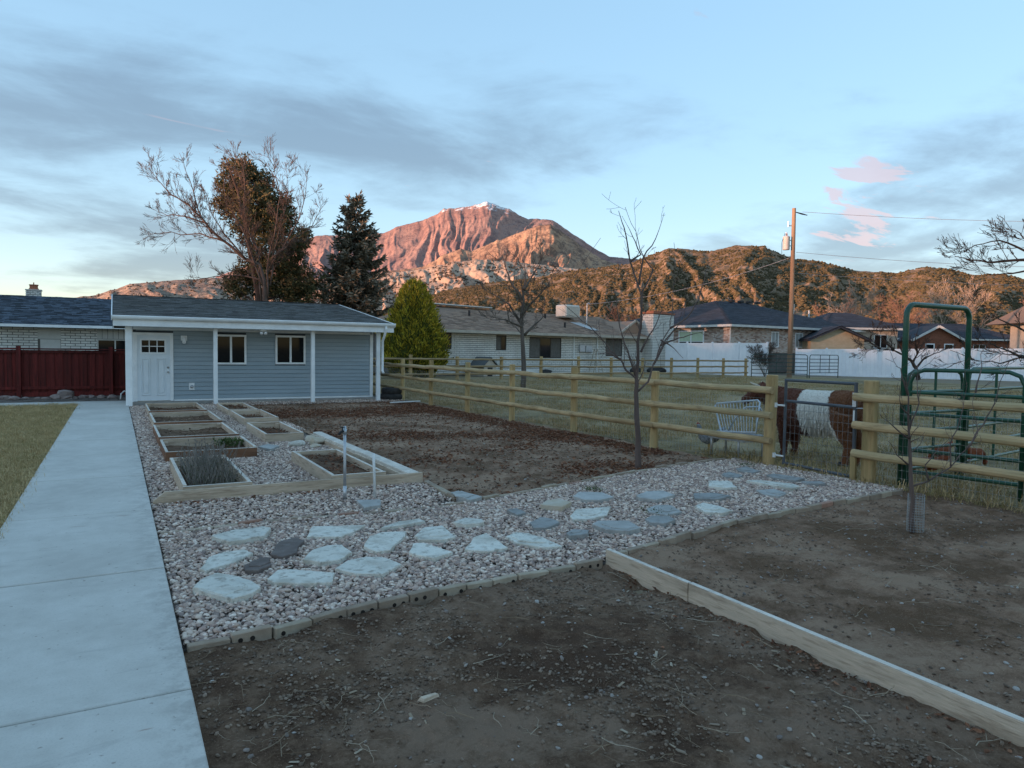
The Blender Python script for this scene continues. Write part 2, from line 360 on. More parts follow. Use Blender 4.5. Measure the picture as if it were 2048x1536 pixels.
def ico(sub=1):
    p = (1+5**.5)/2
    v = [(-1,p,0),(1,p,0),(-1,-p,0),(1,-p,0),(0,-1,p),(0,1,p),(0,-1,-p),(0,1,-p),(p,0,-1),(p,0,1),(-p,0,-1),(-p,0,1)]
    f = [(0,11,5),(0,5,1),(0,1,7),(0,7,10),(0,10,11),(1,5,9),(5,11,4),(11,10,2),(10,7,6),(7,1,8),(3,9,4),(3,4,2),(3,2,6),(3,6,8),(3,8,9),(4,9,5),(2,4,11),(6,2,10),(8,6,7),(9,8,1)]
    v = [Vector(x).normalized() for x in v]
    for _ in range(sub):
        cache = {}; nf = []
        def mid(a, b):
            k = (min(a, b), max(a, b))
            if k not in cache: v.append((v[a]+v[b]).normalized()); cache[k] = len(v)-1
            return cache[k]
        for a, b, c in f: ab, bc, ca = mid(a, b), mid(b, c), mid(c, a); nf += [(a,ab,ca),(b,bc,ab),(c,ca,bc),(ab,bc,ca)]
        f = nf
    return v, f
def stone_forms(mat, k=6, sub=1, sx=(.7, 1), sy=(.5, .8), sz=(.3, .55), jag=.22, smooth=True):
    out = []; rng = random.Random(len(mat.name)*7+k)
    for i in range(k):
        v, f = ico(sub); s = (rng.uniform(*sx), rng.uniform(*sy), rng.uniform(*sz)); cuts = [(Vector((rng.gauss(0, 1), rng.gauss(0, 1), rng.gauss(0, 1))).normalized(), rng.uniform(.62, .9)) for _ in range(7)]
        vs = []
        for p in v:
            q = p.copy()
            for n_, d_ in cuts:
                e = q.dot(n_)-d_
                if e > 0: q -= n_*e*.85
            q *= 1+rng.uniform(-jag, jag)*.4
            vs.append((q.x*s[0]*.5, q.y*s[1]*.5, q.z*s[2]*.5))
        out.append(proto(vs, f, mat, smooth))
    return out
def rrot(n, tilt=.3):
    return np.stack([np.random.normal(0, tilt, n), np.random.normal(0, tilt, n), np.random.rand(n)*6.283], -1)
def uscl(n, lo, hi, p=1.6):
    s = lo+(hi-lo)*np.random.rand(n)**p; return np.stack([s, s, s], -1)
# random-coloured pieces: ramp of real colours picked per piece
def pick_mat(name, cols, rough=.85, bump=.3, bscale=40, speck=None, pos=None):
    m = bpy.data.materials.new(name); m.use_nodes = True; t = NT(m.node_tree); t.n.clear()
    oi = t.new('ShaderNodeObjectInfo'); tc = t.new('ShaderNodeTexCoord')
    n = len(cols); col = t.ramp(oi.outputs['Random'], [((i/n if pos is None else pos[i]), c) for i, c in enumerate(cols)], 'CONSTANT')
    nz = t.noise(tc.outputs['Object'], bscale, 4, .6)
    col = t.mix(t.math('MULTIPLY', t.sstep(nz, .4, .7), .35), col, speck or (.10, .085, .075))
    b = t.new('ShaderNodeBsdfPrincipled', Roughness=rough); t.set(b.inputs['Base Color'], col); b.inputs['Specular IOR Level'].default_value = .2
    if bump: bp = t.new('ShaderNodeBump', Strength=bump, Distance=.01, Height=nz); t.set(b.inputs['Normal'], bp.outputs[0])
    t.new('ShaderNodeOutputMaterial', Surface=b.outputs[0]); return m

# ------------------------------------------------------------------ yard ground
def soil_mat(name, dark, mid, light, sc=1.1, rough=.95):
    m = bpy.data.materials.new(name); m.use_nodes = True; t = NT(m.node_tree); t.n.clear(); tc = t.new('ShaderNodeTexCoord'); v = tc.outputs['Object']
    a = t.noise(v, sc, 6, .6, .4); b_ = t.noise(v, sc*7, 6, .65); f = t.noise(v, 55, 5, .7); vo = t.new('ShaderNodeTexVoronoi', {'feature': 'DISTANCE_TO_EDGE'}, Vector=v, Scale=5.5)
    x = t.math('ADD', t.math('MULTIPLY', a, .55), t.math('ADD', t.math('MULTIPLY', b_, .28), t.math('MULTIPLY', f, .17)))
    col = t.ramp(x, [(.435, dark), (.495, mid), (.565, light)])
    col = t.mix(t.math('MULTIPLY', t.sstep(t.noise(v, 130, 3, .6), .58, .72), .5), col, tuple(c*1.7 for c in light))
    b = t.new('ShaderNodeBsdfPrincipled', Roughness=rough); t.set(b.inputs['Base Color'], col); b.inputs['Specular IOR Level'].default_value = .12
    h = t.math('ADD', t.math('MULTIPLY', f, .6), t.noise(v, 190, 3, .7))
    bp = t.new('ShaderNodeBump', Strength=.9, Distance=.012, Height=h); t.set(b.inputs['Normal'], bp.outputs[0])
    t.new('ShaderNodeOutputMaterial', Surface=b.outputs[0]); return m
m_soil = soil_mat('damp_soil', (.095, .054, .034), (.171, .105, .067), (.260, .172, .118))
m_soil2 = soil_mat('dry_soil', (.145, .084, .049), (.242, .146, .095), (.352, .230, .154), .9)
m_bed = soil_mat('bed_soil', (.065, .038, .024), (.124, .072, .046), (.189, .119, .077), 3)
m_gbase = soil_mat('gravel_bed', (.082, .065, .056), (.137, .111, .093), (.218, .182, .154), 3)
m_padd = soil_mat('paddock_turf', (.174, .129, .072), (.264, .207, .111), (.356, .268, .160), .35)
m_lawn = soil_mat('lawn_turf', (.206, .154, .073), (.316, .243, .117), (.411, .324, .168), .8)
E1 = lambda x: np.interp(x, [.31, .56, 1.27, 2.61, 3.45, 3.79, 5.65, 8.7], [4.30, 4.28, 4.43, 4.55, 4.56, 4.70, 5.08, 5.30])   # front edging line
E3 = lambda x: np.interp(x, [.31, 1.23, 2.89, 3.43, 7.07, 8.46, 8.8], [7.04, 7.11, 6.95, 7.06, 7.99, 8.15, 8.2])                # rear edging line
PX0, PX1 = -.925, .306
def relief(x, y):
    return .030*fbm(x*1.1+3, y*1.1, 4, 11)+.024*fbm(x*5, y*5, 4, 12)+.016*(ridged(x*7, y*7, 4, 13)-.7)*np.clip(.5+1.5*fbm(x*.9, y*.9, 3, 14), 0, 1)+.010*fbm(x*20, y*20, 2, 15)-.022*np.clip(fbm(x*2.6+7, y*2.6, 2, 16)*3-.6, 0, 1)
def region(name, x0, x1, ylo, yhi, step, amp, mat, z0=0, back=None):
    nx = int((x1-x0)/step)+2; xs = np.linspace(x0, x1, nx)
    lo = ylo(xs) if callable(ylo) else np.full(nx, ylo); hi = yhi(xs) if callable(yhi) else np.full(nx, yhi)
    ny = int((hi-lo).max()/step)+2; tt = np.linspace(0, 1, ny)
    Xg = np.repeat(xs[:, None], ny, 1); Yg = lo[:, None]+(hi-lo)[:, None]*tt[None, :]
    return tag(grid_obj(name, Xg, Yg, z0+amp*relief(Xg, Yg), mat), kind='structure')
region('garden_soil', PX1+.004, 3.44, .2, E1, .022, 1.25, m_soil, -.012)
region('garden_soil', 3.48, 8.75, -.5, E1, .035, 1.1, m_soil2, -.012)
region('garden_soil', 3.30, 8.50, E3, 22.0, .06, 1.2, m_soil2, -.012)
region('paddock', 8.50, 46, 22.0, 62, .6, 1.0, m_padd, -.015)
region('paddock', 8.52, 60, -6, 22.0, .35, 1.6, m_padd, -.02)
gp = region('gravel_path', PX1+.004, 8.78, E1, E3, .08, .35, m_gbase, -.012)
gb = region('gravel_bed', PX1+.004, 3.31, E3, 23.6, .12, .3, m_gbase, -.014)
region('gravel_strip', 3.31, 8.55, 21.98, 24.5, .15, .3, m_gbase, -.014)
region('lawn', -14, PX0, .0, 23.30, .25, .6, m_lawn, .004)
# concrete path: separate slabs
m_conc = bpy.data.materials.new('concrete'); m_conc.use_nodes = True; t = NT(m_conc.node_tree); t.n.clear(); tc = t.new('ShaderNodeTexCoord'); gm = t.new('ShaderNodeNewGeometry'); v = gm.outputs['Position']
oi = t.new('ShaderNodeObjectInfo')
a = t.noise(v, .9, 6, .6, .3); b_ = t.noise(v, 7, 6, .65); f = t.noise(v, 90, 4, .7)
col = t.ramp(t.math('ADD', t.math('MULTIPLY', a, .6), t.math('MULTIPLY', b_, .4)), [(.38, (.47, .445, .40)), (.5, (.53, .505, .455)), (.62, (.585, .56, .51))])
col = t.mix(t.math('MULTIPLY', t.sstep(f, .48, .72), .34), col, (.33, .32, .30))
col = t.mix(t.math('MULTIPLY', t.sstep(t.noise(v, 26, 3, .5), .68, .73), .6), col, (.22, .18, .15))
mpv = t.new('ShaderNodeMapping', Vector=v, Scale=(1.4, 6, 1)); st = t.noise(mpv.outputs[0], 1.6, 5, .6, .6)
col = t.mix(t.math('MULTIPLY', t.sstep(st, .60, .70), .22), col, (.28, .265, .25))
rs = t.noise(v, 3.1, 5, .55, .5)
mpr = t.new('ShaderNodeMapping', Vector=v, Scale=(1.0, 4.5, 1), Location=(3.7, 1.9, 0)); rst = t.noise(mpr.outputs[0], 2.3, 4, .5)
col = t.mix(t.math('MULTIPLY', t.sstep(rst, .70, .755), .55), col, (.25, .13, .09))
sp = t.new('ShaderNodeSeparateXYZ', _0=v)
edge = t.math('MULTIPLY', t.sstep(sp.outputs[0], .02, .31), t.sstep(t.noise(v, 9, 5, .7), .42, .62))
col = t.mix(t.math('MULTIPLY', edge, .38), col, (.24, .22, .20))
bs = t.new('ShaderNodeBsdfPrincipled', Roughness=.85); t.set(bs.inputs['Base Color'], col); bs.inputs['Specular IOR Level'].default_value = .25
bp = t.new('ShaderNodeBump', Strength=.25, Distance=.006, Height=t.math('ADD', f, t.math('MULTIPLY', b_, .6))); t.set(bs.inputs['Normal'], bp.outputs[0])
t.new('ShaderNodeOutputMaterial', Surface=bs.outputs[0])
cp = tag(Bx('concrete_path', m_gbase, None, PX0+.01, PX1-.01, .2, 24.0, -.09, .005), kind='structure')
js = [.2, 1.56, 3.71, 5.87, 8.04, 10.23, 12.41, 14.35, 16.5, 18.6, 20.7, 22.62]
for i in range(len(js)-1):
    Bx('slab', m_conc, cp, PX0, PX1, js[i]+.010, js[i+1]-.010, -.07, .032+.002*(i % 2), .006)
xs = [PX1, -1.6, -3.5, -5.5, -7.6, -9.8, -12]
cp2 = tag(Bx('side_path', m_gbase, None, -12, PX1-.01, 23.33, 24.25, -.09, .004), kind='structure')
for i in range(len(xs)-1): Bx('slab', m_conc, cp2, xs[i+1]+.005, xs[i]-.005, 23.32, 24.26, -.07, .03, .006)
Bx('slab', m_conc, cp, PX0, PX1, 22.63, 23.31, -.07, .032, .006)
# ---- gravel
m_grav = pick_mat('river_gravel', [(.494, .361, .294),(.658, .516, .423),(.363, .269, .230),(.560, .407, .322),(.857, .708, .594),(.444, .316, .265),(.280, .215, .186),(.725, .577, .466),(.593, .431, .351)], bump=.2)
gforms = stone_forms(m_grav, 8, 1)
def inpoly(p, poly):
    x, y = p[:, 0], p[:, 1]; r = np.zeros(len(p), bool); n = len(poly)
    for i in range(n):
        (x1, y1), (x2, y2) = poly[i], poly[(i+1) % n]
        if y1 == y2: continue
        c = ((y1 > y) != (y2 > y)) & (x < (x2-x1)*(y-y1)/(y2-y1)+x1); r ^= c
    return r
FLAG = [([(0.442,5.226),(0.514,5.395),(0.632,5.499),(0.726,5.378),(0.812,5.226),(0.854,5.033),(0.786,4.938),(0.649,4.878),(0.527,5.07)],'w'),([(0.533,5.703),(0.625,5.991),(0.721,6.077),(0.904,6.103),(0.956,5.96),(0.814,5.788),(0.677,5.711),(0.566,5.628)],'w'),([(0.713,6.601),(0.898,6.73),(1.165,6.744),(1.221,6.658),(1.118,6.401),(0.821,6.33)],'w'),([(1.452,6.263),(1.584,6.599),(1.821,6.513),(2.031,6.442),(1.948,6.331),(1.715,6.133)],'w'),([(1.068,5.859),(1.219,6.22),(1.356,6.284),(1.408,6.152),(1.313,5.972),(1.264,5.807),(1.135,5.736)],'d'),([(0.831,5.613),(0.958,5.737),(1.039,5.697),(1.02,5.539),(0.907,5.437),(0.821,5.48)],'d'),([(1.258,5.545),(1.39,5.791),(1.529,5.865),(1.644,5.832),(1.659,5.587),(1.505,5.421),(1.369,5.425)],'w'),([(1.43,5.252),(1.571,5.409),(1.733,5.437),(1.851,5.356),(1.91,5.133),(1.707,4.969),(1.527,5.067)],'w'),([(0.934,5.236),(1.039,5.41),(1.129,5.384),(1.398,5.152),(1.322,4.95),(1.172,5.009),(0.965,5.131)],'w'),([(1.801,5.73),(1.945,6.02),(2.094,6.102),(2.291,6.029),(2.222,5.883),(1.961,5.53),(1.841,5.543)],'w'),([(2.122,6.246),(2.359,6.407),(2.574,6.419),(2.59,6.307),(2.335,6.262)],'w'),([(2.308,5.867),(2.485,6.097),(2.671,6.084),(2.63,5.792),(2.614,5.662),(2.46,5.631),(2.289,5.715)],'w'),([(2.075,5.402),(2.202,5.63),(2.285,5.604),(2.35,5.407),(2.395,5.242),(2.193,5.162),(2.108,5.293)],'w'),([(2.517,5.276),(2.753,5.593),(2.927,5.675),(2.906,5.437),(2.871,5.173),(2.672,5.151)],'w'),([(3.034,5.51),(3.186,5.593),(3.274,5.504),(3.315,5.316),(3.315,5.012),(3.155,5.057),(3.01,5.255)],'w'),([(2.803,6.125),(2.985,6.231),(3.101,6.109),(3.067,5.996),(2.874,5.997)],'w'),([(3.474,5.829),(3.695,5.987),(3.765,5.851),(3.752,5.726),(3.517,5.591),(3.405,5.645)],'g'),([(3.936,6.381),(4.107,6.538),(4.265,6.545),(4.314,6.358),(4.091,6.191)],'t'),([(3.995,5.91),(4.217,6.131),(4.454,6.093),(4.64,6.081),(4.351,5.773),(4.097,5.723),(3.935,5.769)],'w'),([(4.545,6.67),(4.748,6.848),(4.975,6.694),(4.948,6.434),(4.688,6.36),(4.553,6.45)],'b'),([(5.203,6.357),(5.476,6.503),(5.697,6.446),(5.649,6.19),(5.271,6.081),(5.172,6.24)],'b'),([(4.916,5.832),(5.15,5.916),(5.281,5.853),(5.169,5.558),(4.909,5.502),(4.832,5.684)],'b'),([(3.952,5.47),(4.088,5.562),(4.36,5.429),(4.281,5.155),(4.114,5.119),(3.95,5.258)],'b'),([(3.553,5.31),(3.68,5.391),(3.799,5.303),(3.712,5.203),(3.521,5.203)],'g'),([(4.562,5.43),(4.73,5.519),(4.871,5.415),(4.819,5.271),(4.614,5.209),(4.515,5.308)],'g'),([(3.546,6.417),(3.676,6.429),(3.659,6.215),(3.53,6.171)],'g'),([(6.675,6.708),(6.921,6.593),(6.687,6.233),(6.525,6.269),(6.421,6.441)],'w'),([(7.166,6.524),(7.313,6.501),(7.531,6.088),(7.468,5.948),(7.258,5.883),(7.197,6.245)],'w'),([(6.814,6.052),(7.087,6.004),(7.017,5.761),(6.762,5.657),(6.693,5.838)],'b'),([(5.937,6.197),(6.179,6.12),(6.243,5.904),(5.947,5.832),(5.737,5.967)],'g'),([(5.455,5.671),(5.665,5.764),(5.7,5.553),(5.656,5.328),(5.485,5.293),(5.345,5.419)],'w'),([(7.299,7.085),(7.535,7.183),(7.499,6.892),(7.299,6.789),(7.171,6.896)],'g'),([(7.821,7.323),(8.128,7.409),(7.993,7.026),(7.783,6.965),(7.712,7.155)],'g'),([(7.763,6.721),(7.944,6.737),(8.029,6.307),(7.767,6.244),(7.684,6.514)],'g'),([(7.803,6.181),(8.047,6.067),(7.959,5.931),(7.733,6.037)],'g')]
BEDS = [(.67,1.93,18.62,21.0), (.66,1.93,15.82,18.22), (.62,1.89,13.2,15.42), (.62,1.89,11.4,12.9), (.63,1.35,8.45,10.7), (2.39,3.07,18.5,20.7), (2.39,3.1,15.98,18.12), (2.3,2.97,13.03,15.12), (2.26,2.94,8.45,10.72)]
def gravel_pts(n, x0, x1, y0, y1, keep):
    p = np.stack([np.random.uniform(x0, x1, n), np.random.uniform(y0, y1, n)], -1); return p[keep(p)]
k3 = lambda p: (p[:, 1] > E1(p[:, 0])+.05) & (p[:, 1] < E3(p[:, 0])-.02)
P = gravel_pts(88000, PX1+.02, 8.7, 4.3, 8.2, k3)
nf = np.ones(len(P), bool)
for poly, zz in FLAG:
    c = np.mean(poly, 0); sh = [(c[0]+(x-c[0])*.92, c[1]+(y-c[1])*.92) for x, y in poly]
    nf &= ~(inpoly(P, sh) & (np.random.rand(len(P)) > .035))
P = P[nf]
def kb(p):
    r = p[:, 1] > E3(p[:, 0])+.02
    for b in BEDS: r &= ~((p[:, 0] > b[0]) & (p[:, 0] < b[1]) & (p[:, 1] > b[2]) & (p[:, 1] < b[3]))
    r &= np.random.rand(len(p)) < np.clip((3.42+.25*np.sin(p[:, 1]*1.7)-p[:, 0])*3, 0, 1)
    return r
Q = gravel_pts(80000, PX1+.02, 3.4, 6.9, 22.4, kb)
S_ = gravel_pts(5000, 2.5, 8.3, 21.7, 23.1, lambda p: np.random.rand(len(p)) < np.clip((p[:, 1]-21.6)*2, 0, 1))
for nm, pts, lab in (('gravel', P, 'loose pinkish river gravel around the stepping stones'), ('gravel', np.concatenate([Q, S_]), 'loose pinkish river gravel between the raised beds')):
    n = len(pts); z = np.random.uniform(-.006, .016, n)
    on = np.zeros(n, bool)
    scatter(nm, np.concatenate([pts, z[:, None]], 1), rrot(n, .35), uscl(n, .024, .064, 1.6), gforms, lab, 'gravel')
# ------------------------------------------------------------------ materials for built things
m_white = M('white_trim', (.783, .795, .795), (.902, .914, .914), scale=3, rough=.45, bump=.05)
m_vinyl = M('white_vinyl', (.829, .838, .866), (.930, .936, .952), scale=1.2, rough=.4)
m_siding = M('grey_blue_siding', (.299, .363, .402), (.351, .415, .453), scale=2, rough=.55, bump=.08, bscale=60, stretch=(.4, 1, 4), rand=.04)
m_door = M('white_door', (.694, .750, .784), (.784, .829, .862), scale=2, rough=.4)
m_glass = M('dark_window_glass', (.008, .009, .010), (.014, .015, .017), scale=.8, rough=.05, spec=.16)
m_curt = M('window_blind', (.30, .31, .30), (.42, .43, .42), scale=1, rough=.6)
m_black = M('black_plastic', (.015, .015, .016), (.03, .03, .032), rough=.5)
m_metal = M('satin_nickel', (.45, .43, .40), (.55, .53, .5), rough=.3, metal=1)
m_galv = M('galvanised_steel', (.42, .44, .46), (.56, .58, .60), scale=9, rough=.42, metal=.75)
m_wire = M('fence_wire', (.30, .31, .30), (.42, .43, .42), scale=20, rough=.5, metal=.6)
m_grey = M('dark_grey_paint', (.055, .062, .072), (.085, .092, .105), scale=6, rough=.42, spec=.4)
m_green = M('green_enamel', (.006, .055, .030), (.012, .085, .05), scale=5, rough=.3, spec=.5, fine=(.10, .10, .08), fscale=25, famt=.25)
m_pgreen = M('dull_green_paint', (.035, .055, .048), (.06, .085, .075), scale=6, rough=.5)
m_redw = M('red_stained_cedar', (.083, .011, .009), (.173, .021, .017), scale=2.2, rough=.65, bump=.25, bscale=25, stretch=(7, 7, .6), rand=.25, fine=(.050, .009, .009), fscale=14, famt=.6)
m_post = M('treated_pine', (.275, .196, .083), (.475, .317, .147), scale=3.2, c3=(.371, .297, .147), rough=.75, bump=.35, bscale=30, stretch=(1, 1, .18), rand=.10, fine=(.178, .115, .051), fscale=18, famt=.45)
m_rail = M('treated_rail', (.306, .203, .096), (.525, .365, .192), scale=3, c3=(.408, .311, .167), rough=.75, bump=.35, bscale=30, stretch=(1, .18, 1), rand=.10, fine=(.190, .121, .058), fscale=18, famt=.5)
m_railx = M('treated_rail_far', (.234, .169, .086), (.400, .286, .161), scale=3, rough=.8, stretch=(.2, 1, 1), rand=.12)
m_lum = M('weathered_lumber', (.363, .276, .198), (.581, .457, .340), scale=2.6, c3=(.494, .396, .297), rough=.82, bump=.35, bscale=35, stretch=(.35, .35, 3), rand=.10, fine=(.232, .155, .099), fscale=16, famt=.5)
m_lumtop = M('bleached_lumber', (.524, .466, .399), (.708, .643, .556), scale=4, rough=.85, bump=.3, bscale=40, rand=.08, fine=(.288, .227, .169), fscale=20, famt=.4)
m_lumred = M('reddish_cedar', (.17, .082, .045), (.28, .14, .08), scale=3, rough=.82, bump=.35, bscale=35, stretch=(.4, .4, 3), rand=.12, fine=(.10, .05, .03), fscale=16, famt=.5)
m_pipe = M('white_pvc', (.62, .62, .60), (.72, .72, .70), rough=.4)
m_tyre = M('old_rubber', (.022, .021, .021), (.05, .047, .045), scale=8, rough=.8, bump=.3)
m_found = M('stem_wall', (.27, .25, .23), (.38, .36, .33), scale=4, rough=.9, bump=.3)
shg = [M('charcoal_shingle_%s' % k, tuple(c*s for c in (.088, .088, .086)), tuple(c*s*1.5 for c in (.088, .088, .086)), scale=30, rough=.95, bump=.5, bscale=120) for k, s in zip('abcd', (.72, .95, 1.15, 1.4))]
shb = [M('brown_shingle_%s' % k, tuple(c*s for c in (.25, .165, .118)), tuple(c*s*1.4 for c in (.25, .165, .118)), scale=20, rough=.95, bump=.5, bscale=90) for k, s in zip('abcd', (.75, .95, 1.1, 1.3))]
shk = [M('black_shingle_%s' % k, tuple(c*s for c in (.040, .044, .055)), tuple(c*s*1.4 for c in (.040, .044, .055)), scale=20, rough=.95, bump=.5, bscale=90) for k, s in zip('abcd', (.85, .95, 1.05, 1.2))]
shn = [M('blue_grey_shingle_%s' % k, tuple(c*s for c in (.050, .062, .080)), tuple(c*s*1.5 for c in (.050, .062, .080)), scale=20, rough=.95, bump=.5, bscale=90) for k, s in zip('abcd', (.45, .8, 1.15, 1.6))]
def shingles(name, mats, parent, o, u, vv, lu, lv, course=.14, tab=.30, th=.010, clip=None, seed=1):
    """roof covering: overlapping tabs laid course by course; o eave corner, u along the eave, vv up the slope"""
    rng = random.Random(seed); m = MB(); o = Vector(o); u = Vector(u).normalized(); vv = Vector(vv).normalized(); nn = u.cross(vv).normalized()
    if nn.z < 0: nn = -nn
    k = int(lv/course)+1
    for i in range(k):
        v0 = i*course; v1 = min(lv, v0+course*1.12); a, b = (0, lu) if clip is None else clip(v0/lv)
        x = a-rng.random()*tab
        while x < b:
            wd = tab*rng.choice((.6, .8, 1, 1.2)); x0 = max(x, a); x1 = min(x+wd-.004, b); x += wd
            if x1-x0 < .02: continue
            jit = rng.uniform(0, .25)*course if i else 0
            m.cur = rng.randrange(len(mats)); t = th*rng.uniform(.8, 1.6)
            p = [o+u*x0+vv*(v0-jit)+nn*t, o+u*x1+vv*(v0-jit)+nn*t, o+u*x1+vv*v1+nn*.002, o+u*x0+vv*v1+nn*.002]
            q = [o+u*x0+vv*(v0-jit), o+u*x1+vv*(v0-jit)]
            m.add(p+q, [(0, 1, 2, 3), (4, 5, 1, 0)])
    return tag(m.build(name, mats, parent), kind='stuff')
def lap_siding(parent, x0, x1, y, z0, z1, exp, openings, mat, front=-1):
    """courses of lap siding on a wall facing -Y, one board per clear run"""
    k = int(round((z1-z0)/exp))
    for i in range(k):
        a, b = z0+i*exp, z0+(i+1)*exp; runs = [(x0, x1)]
        for (ox0, ox1, oz0, oz1) in openings:
            if b > oz0+.03 and a < oz1-.03:
                runs = [s for (p, q) in runs for s in ((p, min(q, ox0)), (max(p, ox1), q)) if s[1]-s[0] > .03]
        for p, q in runs:
            m = MB(); m.add([(p, y+front*.030, a+.007), (q, y+front*.030, a+.007), (q, y+front*.008, b+.002), (p, y+front*.008, b+.002), (p, y, a+.007), (q, y, a+.007), (q, y, b), (p, y, b)],
                            [(0, 1, 2, 3), (4, 5, 1, 0), (0, 3, 7, 4), (1, 5, 6, 2)]); m.build('siding_board', mat, parent)
def window(parent, x0, x1, z0, z1, y, fm=m_white, pane=m_glass, mull=1, fw=.06, dep=.05, rows=0, name='window'):
    """window in a wall facing -Y: frame is the part, panes its sub-parts"""
    m = MB(); m.box(x0, x1, y-dep, y, z0, z0+fw); m.box(x0, x1, y-dep, y, z1-fw, z1)
    m.box(x0, x0+fw, y-dep, y, z0+fw, z1-fw); m.box(x1-fw, x1, y-dep, y, z0+fw, z1-fw)
    xs = [x0+fw]+[x0+(x1-x0)*k/(mull+1) for k in range(1, mull+1)]+[x1-fw]
    for k in range(1, mull+1): m.box(xs[k]-.03, xs[k]+.03, y-dep*.9, y, z0+fw, z1-fw)
    f = m.build(name, fm, parent)
    for k in range(mull+1):
        Bx('pane', pane, f, xs[k]+(.03 if k else 0), xs[k+1]-(.03 if k < mull else 0), y-.022-.012*(k % 2), y-.012, z0+fw, z1-fw)
    return f
# ------------------------------------------------------------------ shed
sh = thing('garden_shed', 'low blue grey shed with white posts, white door and charcoal shingle roof', 'shed', (3.95, 28.5, 0))
WY = 23.10
Bx('foundation', m_found, sh, .36, 7.62, 22.95, 33.9, -.05, .075, .01)
m_sheath = M('dark_sheathing', (.045, .055, .065), (.06, .07, .08))  # dark backing behind the board gaps, painting the shadow lines under the laps
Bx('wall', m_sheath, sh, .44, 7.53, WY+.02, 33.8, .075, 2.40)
ops = [(.42, 1.49, 0, 2.08), (2.63, 3.52, 1.15, 2.06), (4.38, 5.31, 1.16, 2.07)]
lap_siding(sh, .52, 7.44, WY+.02, .12, 2.245, .125, ops, m_siding)
Bx('base_trim', m_white, sh, 1.50, 7.44, WY-.01, WY+.02, .075, .12)
Bx('corner_trim', m_white, sh, 7.44, 7.545, WY-.02, WY+.08, .075, 2.3, .004); Bx('corner_trim', m_white, sh, .40, .44, WY-.02, WY+.06, .075, 2.3)
d = Bx('door', m_door, sh, .545, 1.40, WY-.015, WY+.02, .10, 1.99)
fr = MB(); fr.box(.43, .545, WY-.04, WY+.02, .08, 2.07); fr.box(1.40, 1.485, WY-.04, WY+.02, .08, 2.07); fr.box(.545, 1.40, WY-.04, WY+.02, 1.99, 2.07); fr.build('door_frame', m_white, sh)
Bx('threshold', m_metal, sh, .545, 1.40, WY-.05, WY+.0, .078, .10)
lf = MB(); lf.box(.62, 1.30, WY-.030, WY-.015, 1.46, 1.50); lf.box(.62, 1.30, WY-.030, WY-.015, 1.845, 1.885); lf.box(.62, .655, WY-.030, WY-.015, 1.50, 1.845); lf.box(1.265, 1.30, WY-.030, WY-.015, 1.50, 1.845)
lw = (1.265-.655)/3
for k in (1, 2): lf.box(.655+k*lw-.012, .655+k*lw+.012, WY-.030, WY-.015, 1.50, 1.845)
lf.box(.655, 1.265, WY-.0295, WY-.015, 1.662, 1.684); lf.build('lite_frame', m_white, d)
for i in range(3):
    for j in range(2): Bx('pane', m_glass, d, .655+i*lw+.013, .655+(i+1)*lw-.013, WY-.020, WY-.0155, (1.50, 1.685)[j], (1.661, 1.845)[j])
for a, b in ((.65, .88), (1.05, 1.28)):      # raised panel mouldings
    m = MB()
    for q in ((a, b, .25, .275), (a, b, 1.30, 1.325), (a, a+.022, .275, 1.30), (b-.022, b, .275, 1.30)): m.cbox(q[0], q[1], WY-.034, WY-.015, q[2], q[3], .004)
    m.cbox(a+.05, b-.05, WY-.030, WY-.015, .31, 1.26, .008); m.build('door_panel', m_door, d)
for z, nm in ((1.06, 'deadbolt'), (.92, 'door_handle')):
    m = MB(); m.T = Matrix.Translation((1.345, WY-.015, z)) @ Matrix.Rotation(rad(90), 4, 'X')
    m.lathe([(.030, 0), (.030, .008), (.012, .012), (.012, .03)]+([(.027, .036), (.030, .05), (.022, .062), (.004, .066)] if nm == 'door_handle' else [(.018, .032), (.018, .04)]), 14); m.build(nm, m_metal, d, True)
window(sh, 2.63, 3.52, 1.15, 2.06, WY+.0); window(sh, 4.38, 5.31, 1.16, 2.07, WY+.0)
m = MB(); m.cbox(1.69, 1.86, WY-.03, WY-.0, 1.85, 2.0, .005); wl = m.build('wall_light', m_white, sh)
m = MB(); m.T = Matrix.Translation((1.775, WY-.10, 1.76)); m.lathe([(.02, 0), (.05, .012), (.055, .06), (.04, .12), (.045, .14), (.03, .17)], 12); m.bar((0, 0, .15), (0, .09, .17), .03, .03); m.build('lamp_shade', m_white, wl, True)
ob = Bx('outlet_plate', m_white, sh, 1.90, 2.05, WY-.022, WY+.0, .39, .60, .004)
m = MB(); m.T = Matrix.Translation((1.975, WY-.022, .49)) @ Matrix.Rotation(rad(90), 4, 'X'); m.lathe([(.045, 0), (.05, .02), (.03, .05), (.02, .055)], 12); m.build('socket_cover', m_galv, ob, True)
for i, (x0, x1) in enumerate(((.24, .40), (2.49, 2.60), (5.30, 5.41), (7.40, 7.52))):
    Bx('porch_post', m_white, sh, x0, x1, 22.24, 22.24+(.16 if i == 0 else .11), .0, 2.23, .004)
Bx('soffit', m_white, sh, -.02, 7.86, 22.02, WY+.02, 2.235, 2.26); Bx('header', m_white, sh, .45, 7.5, WY-.02, WY+.02, 2.15, 2.235)
Bx('fascia', m_white, sh, -.05, 7.88, 21.99, 22.02, 2.22, 2.43)
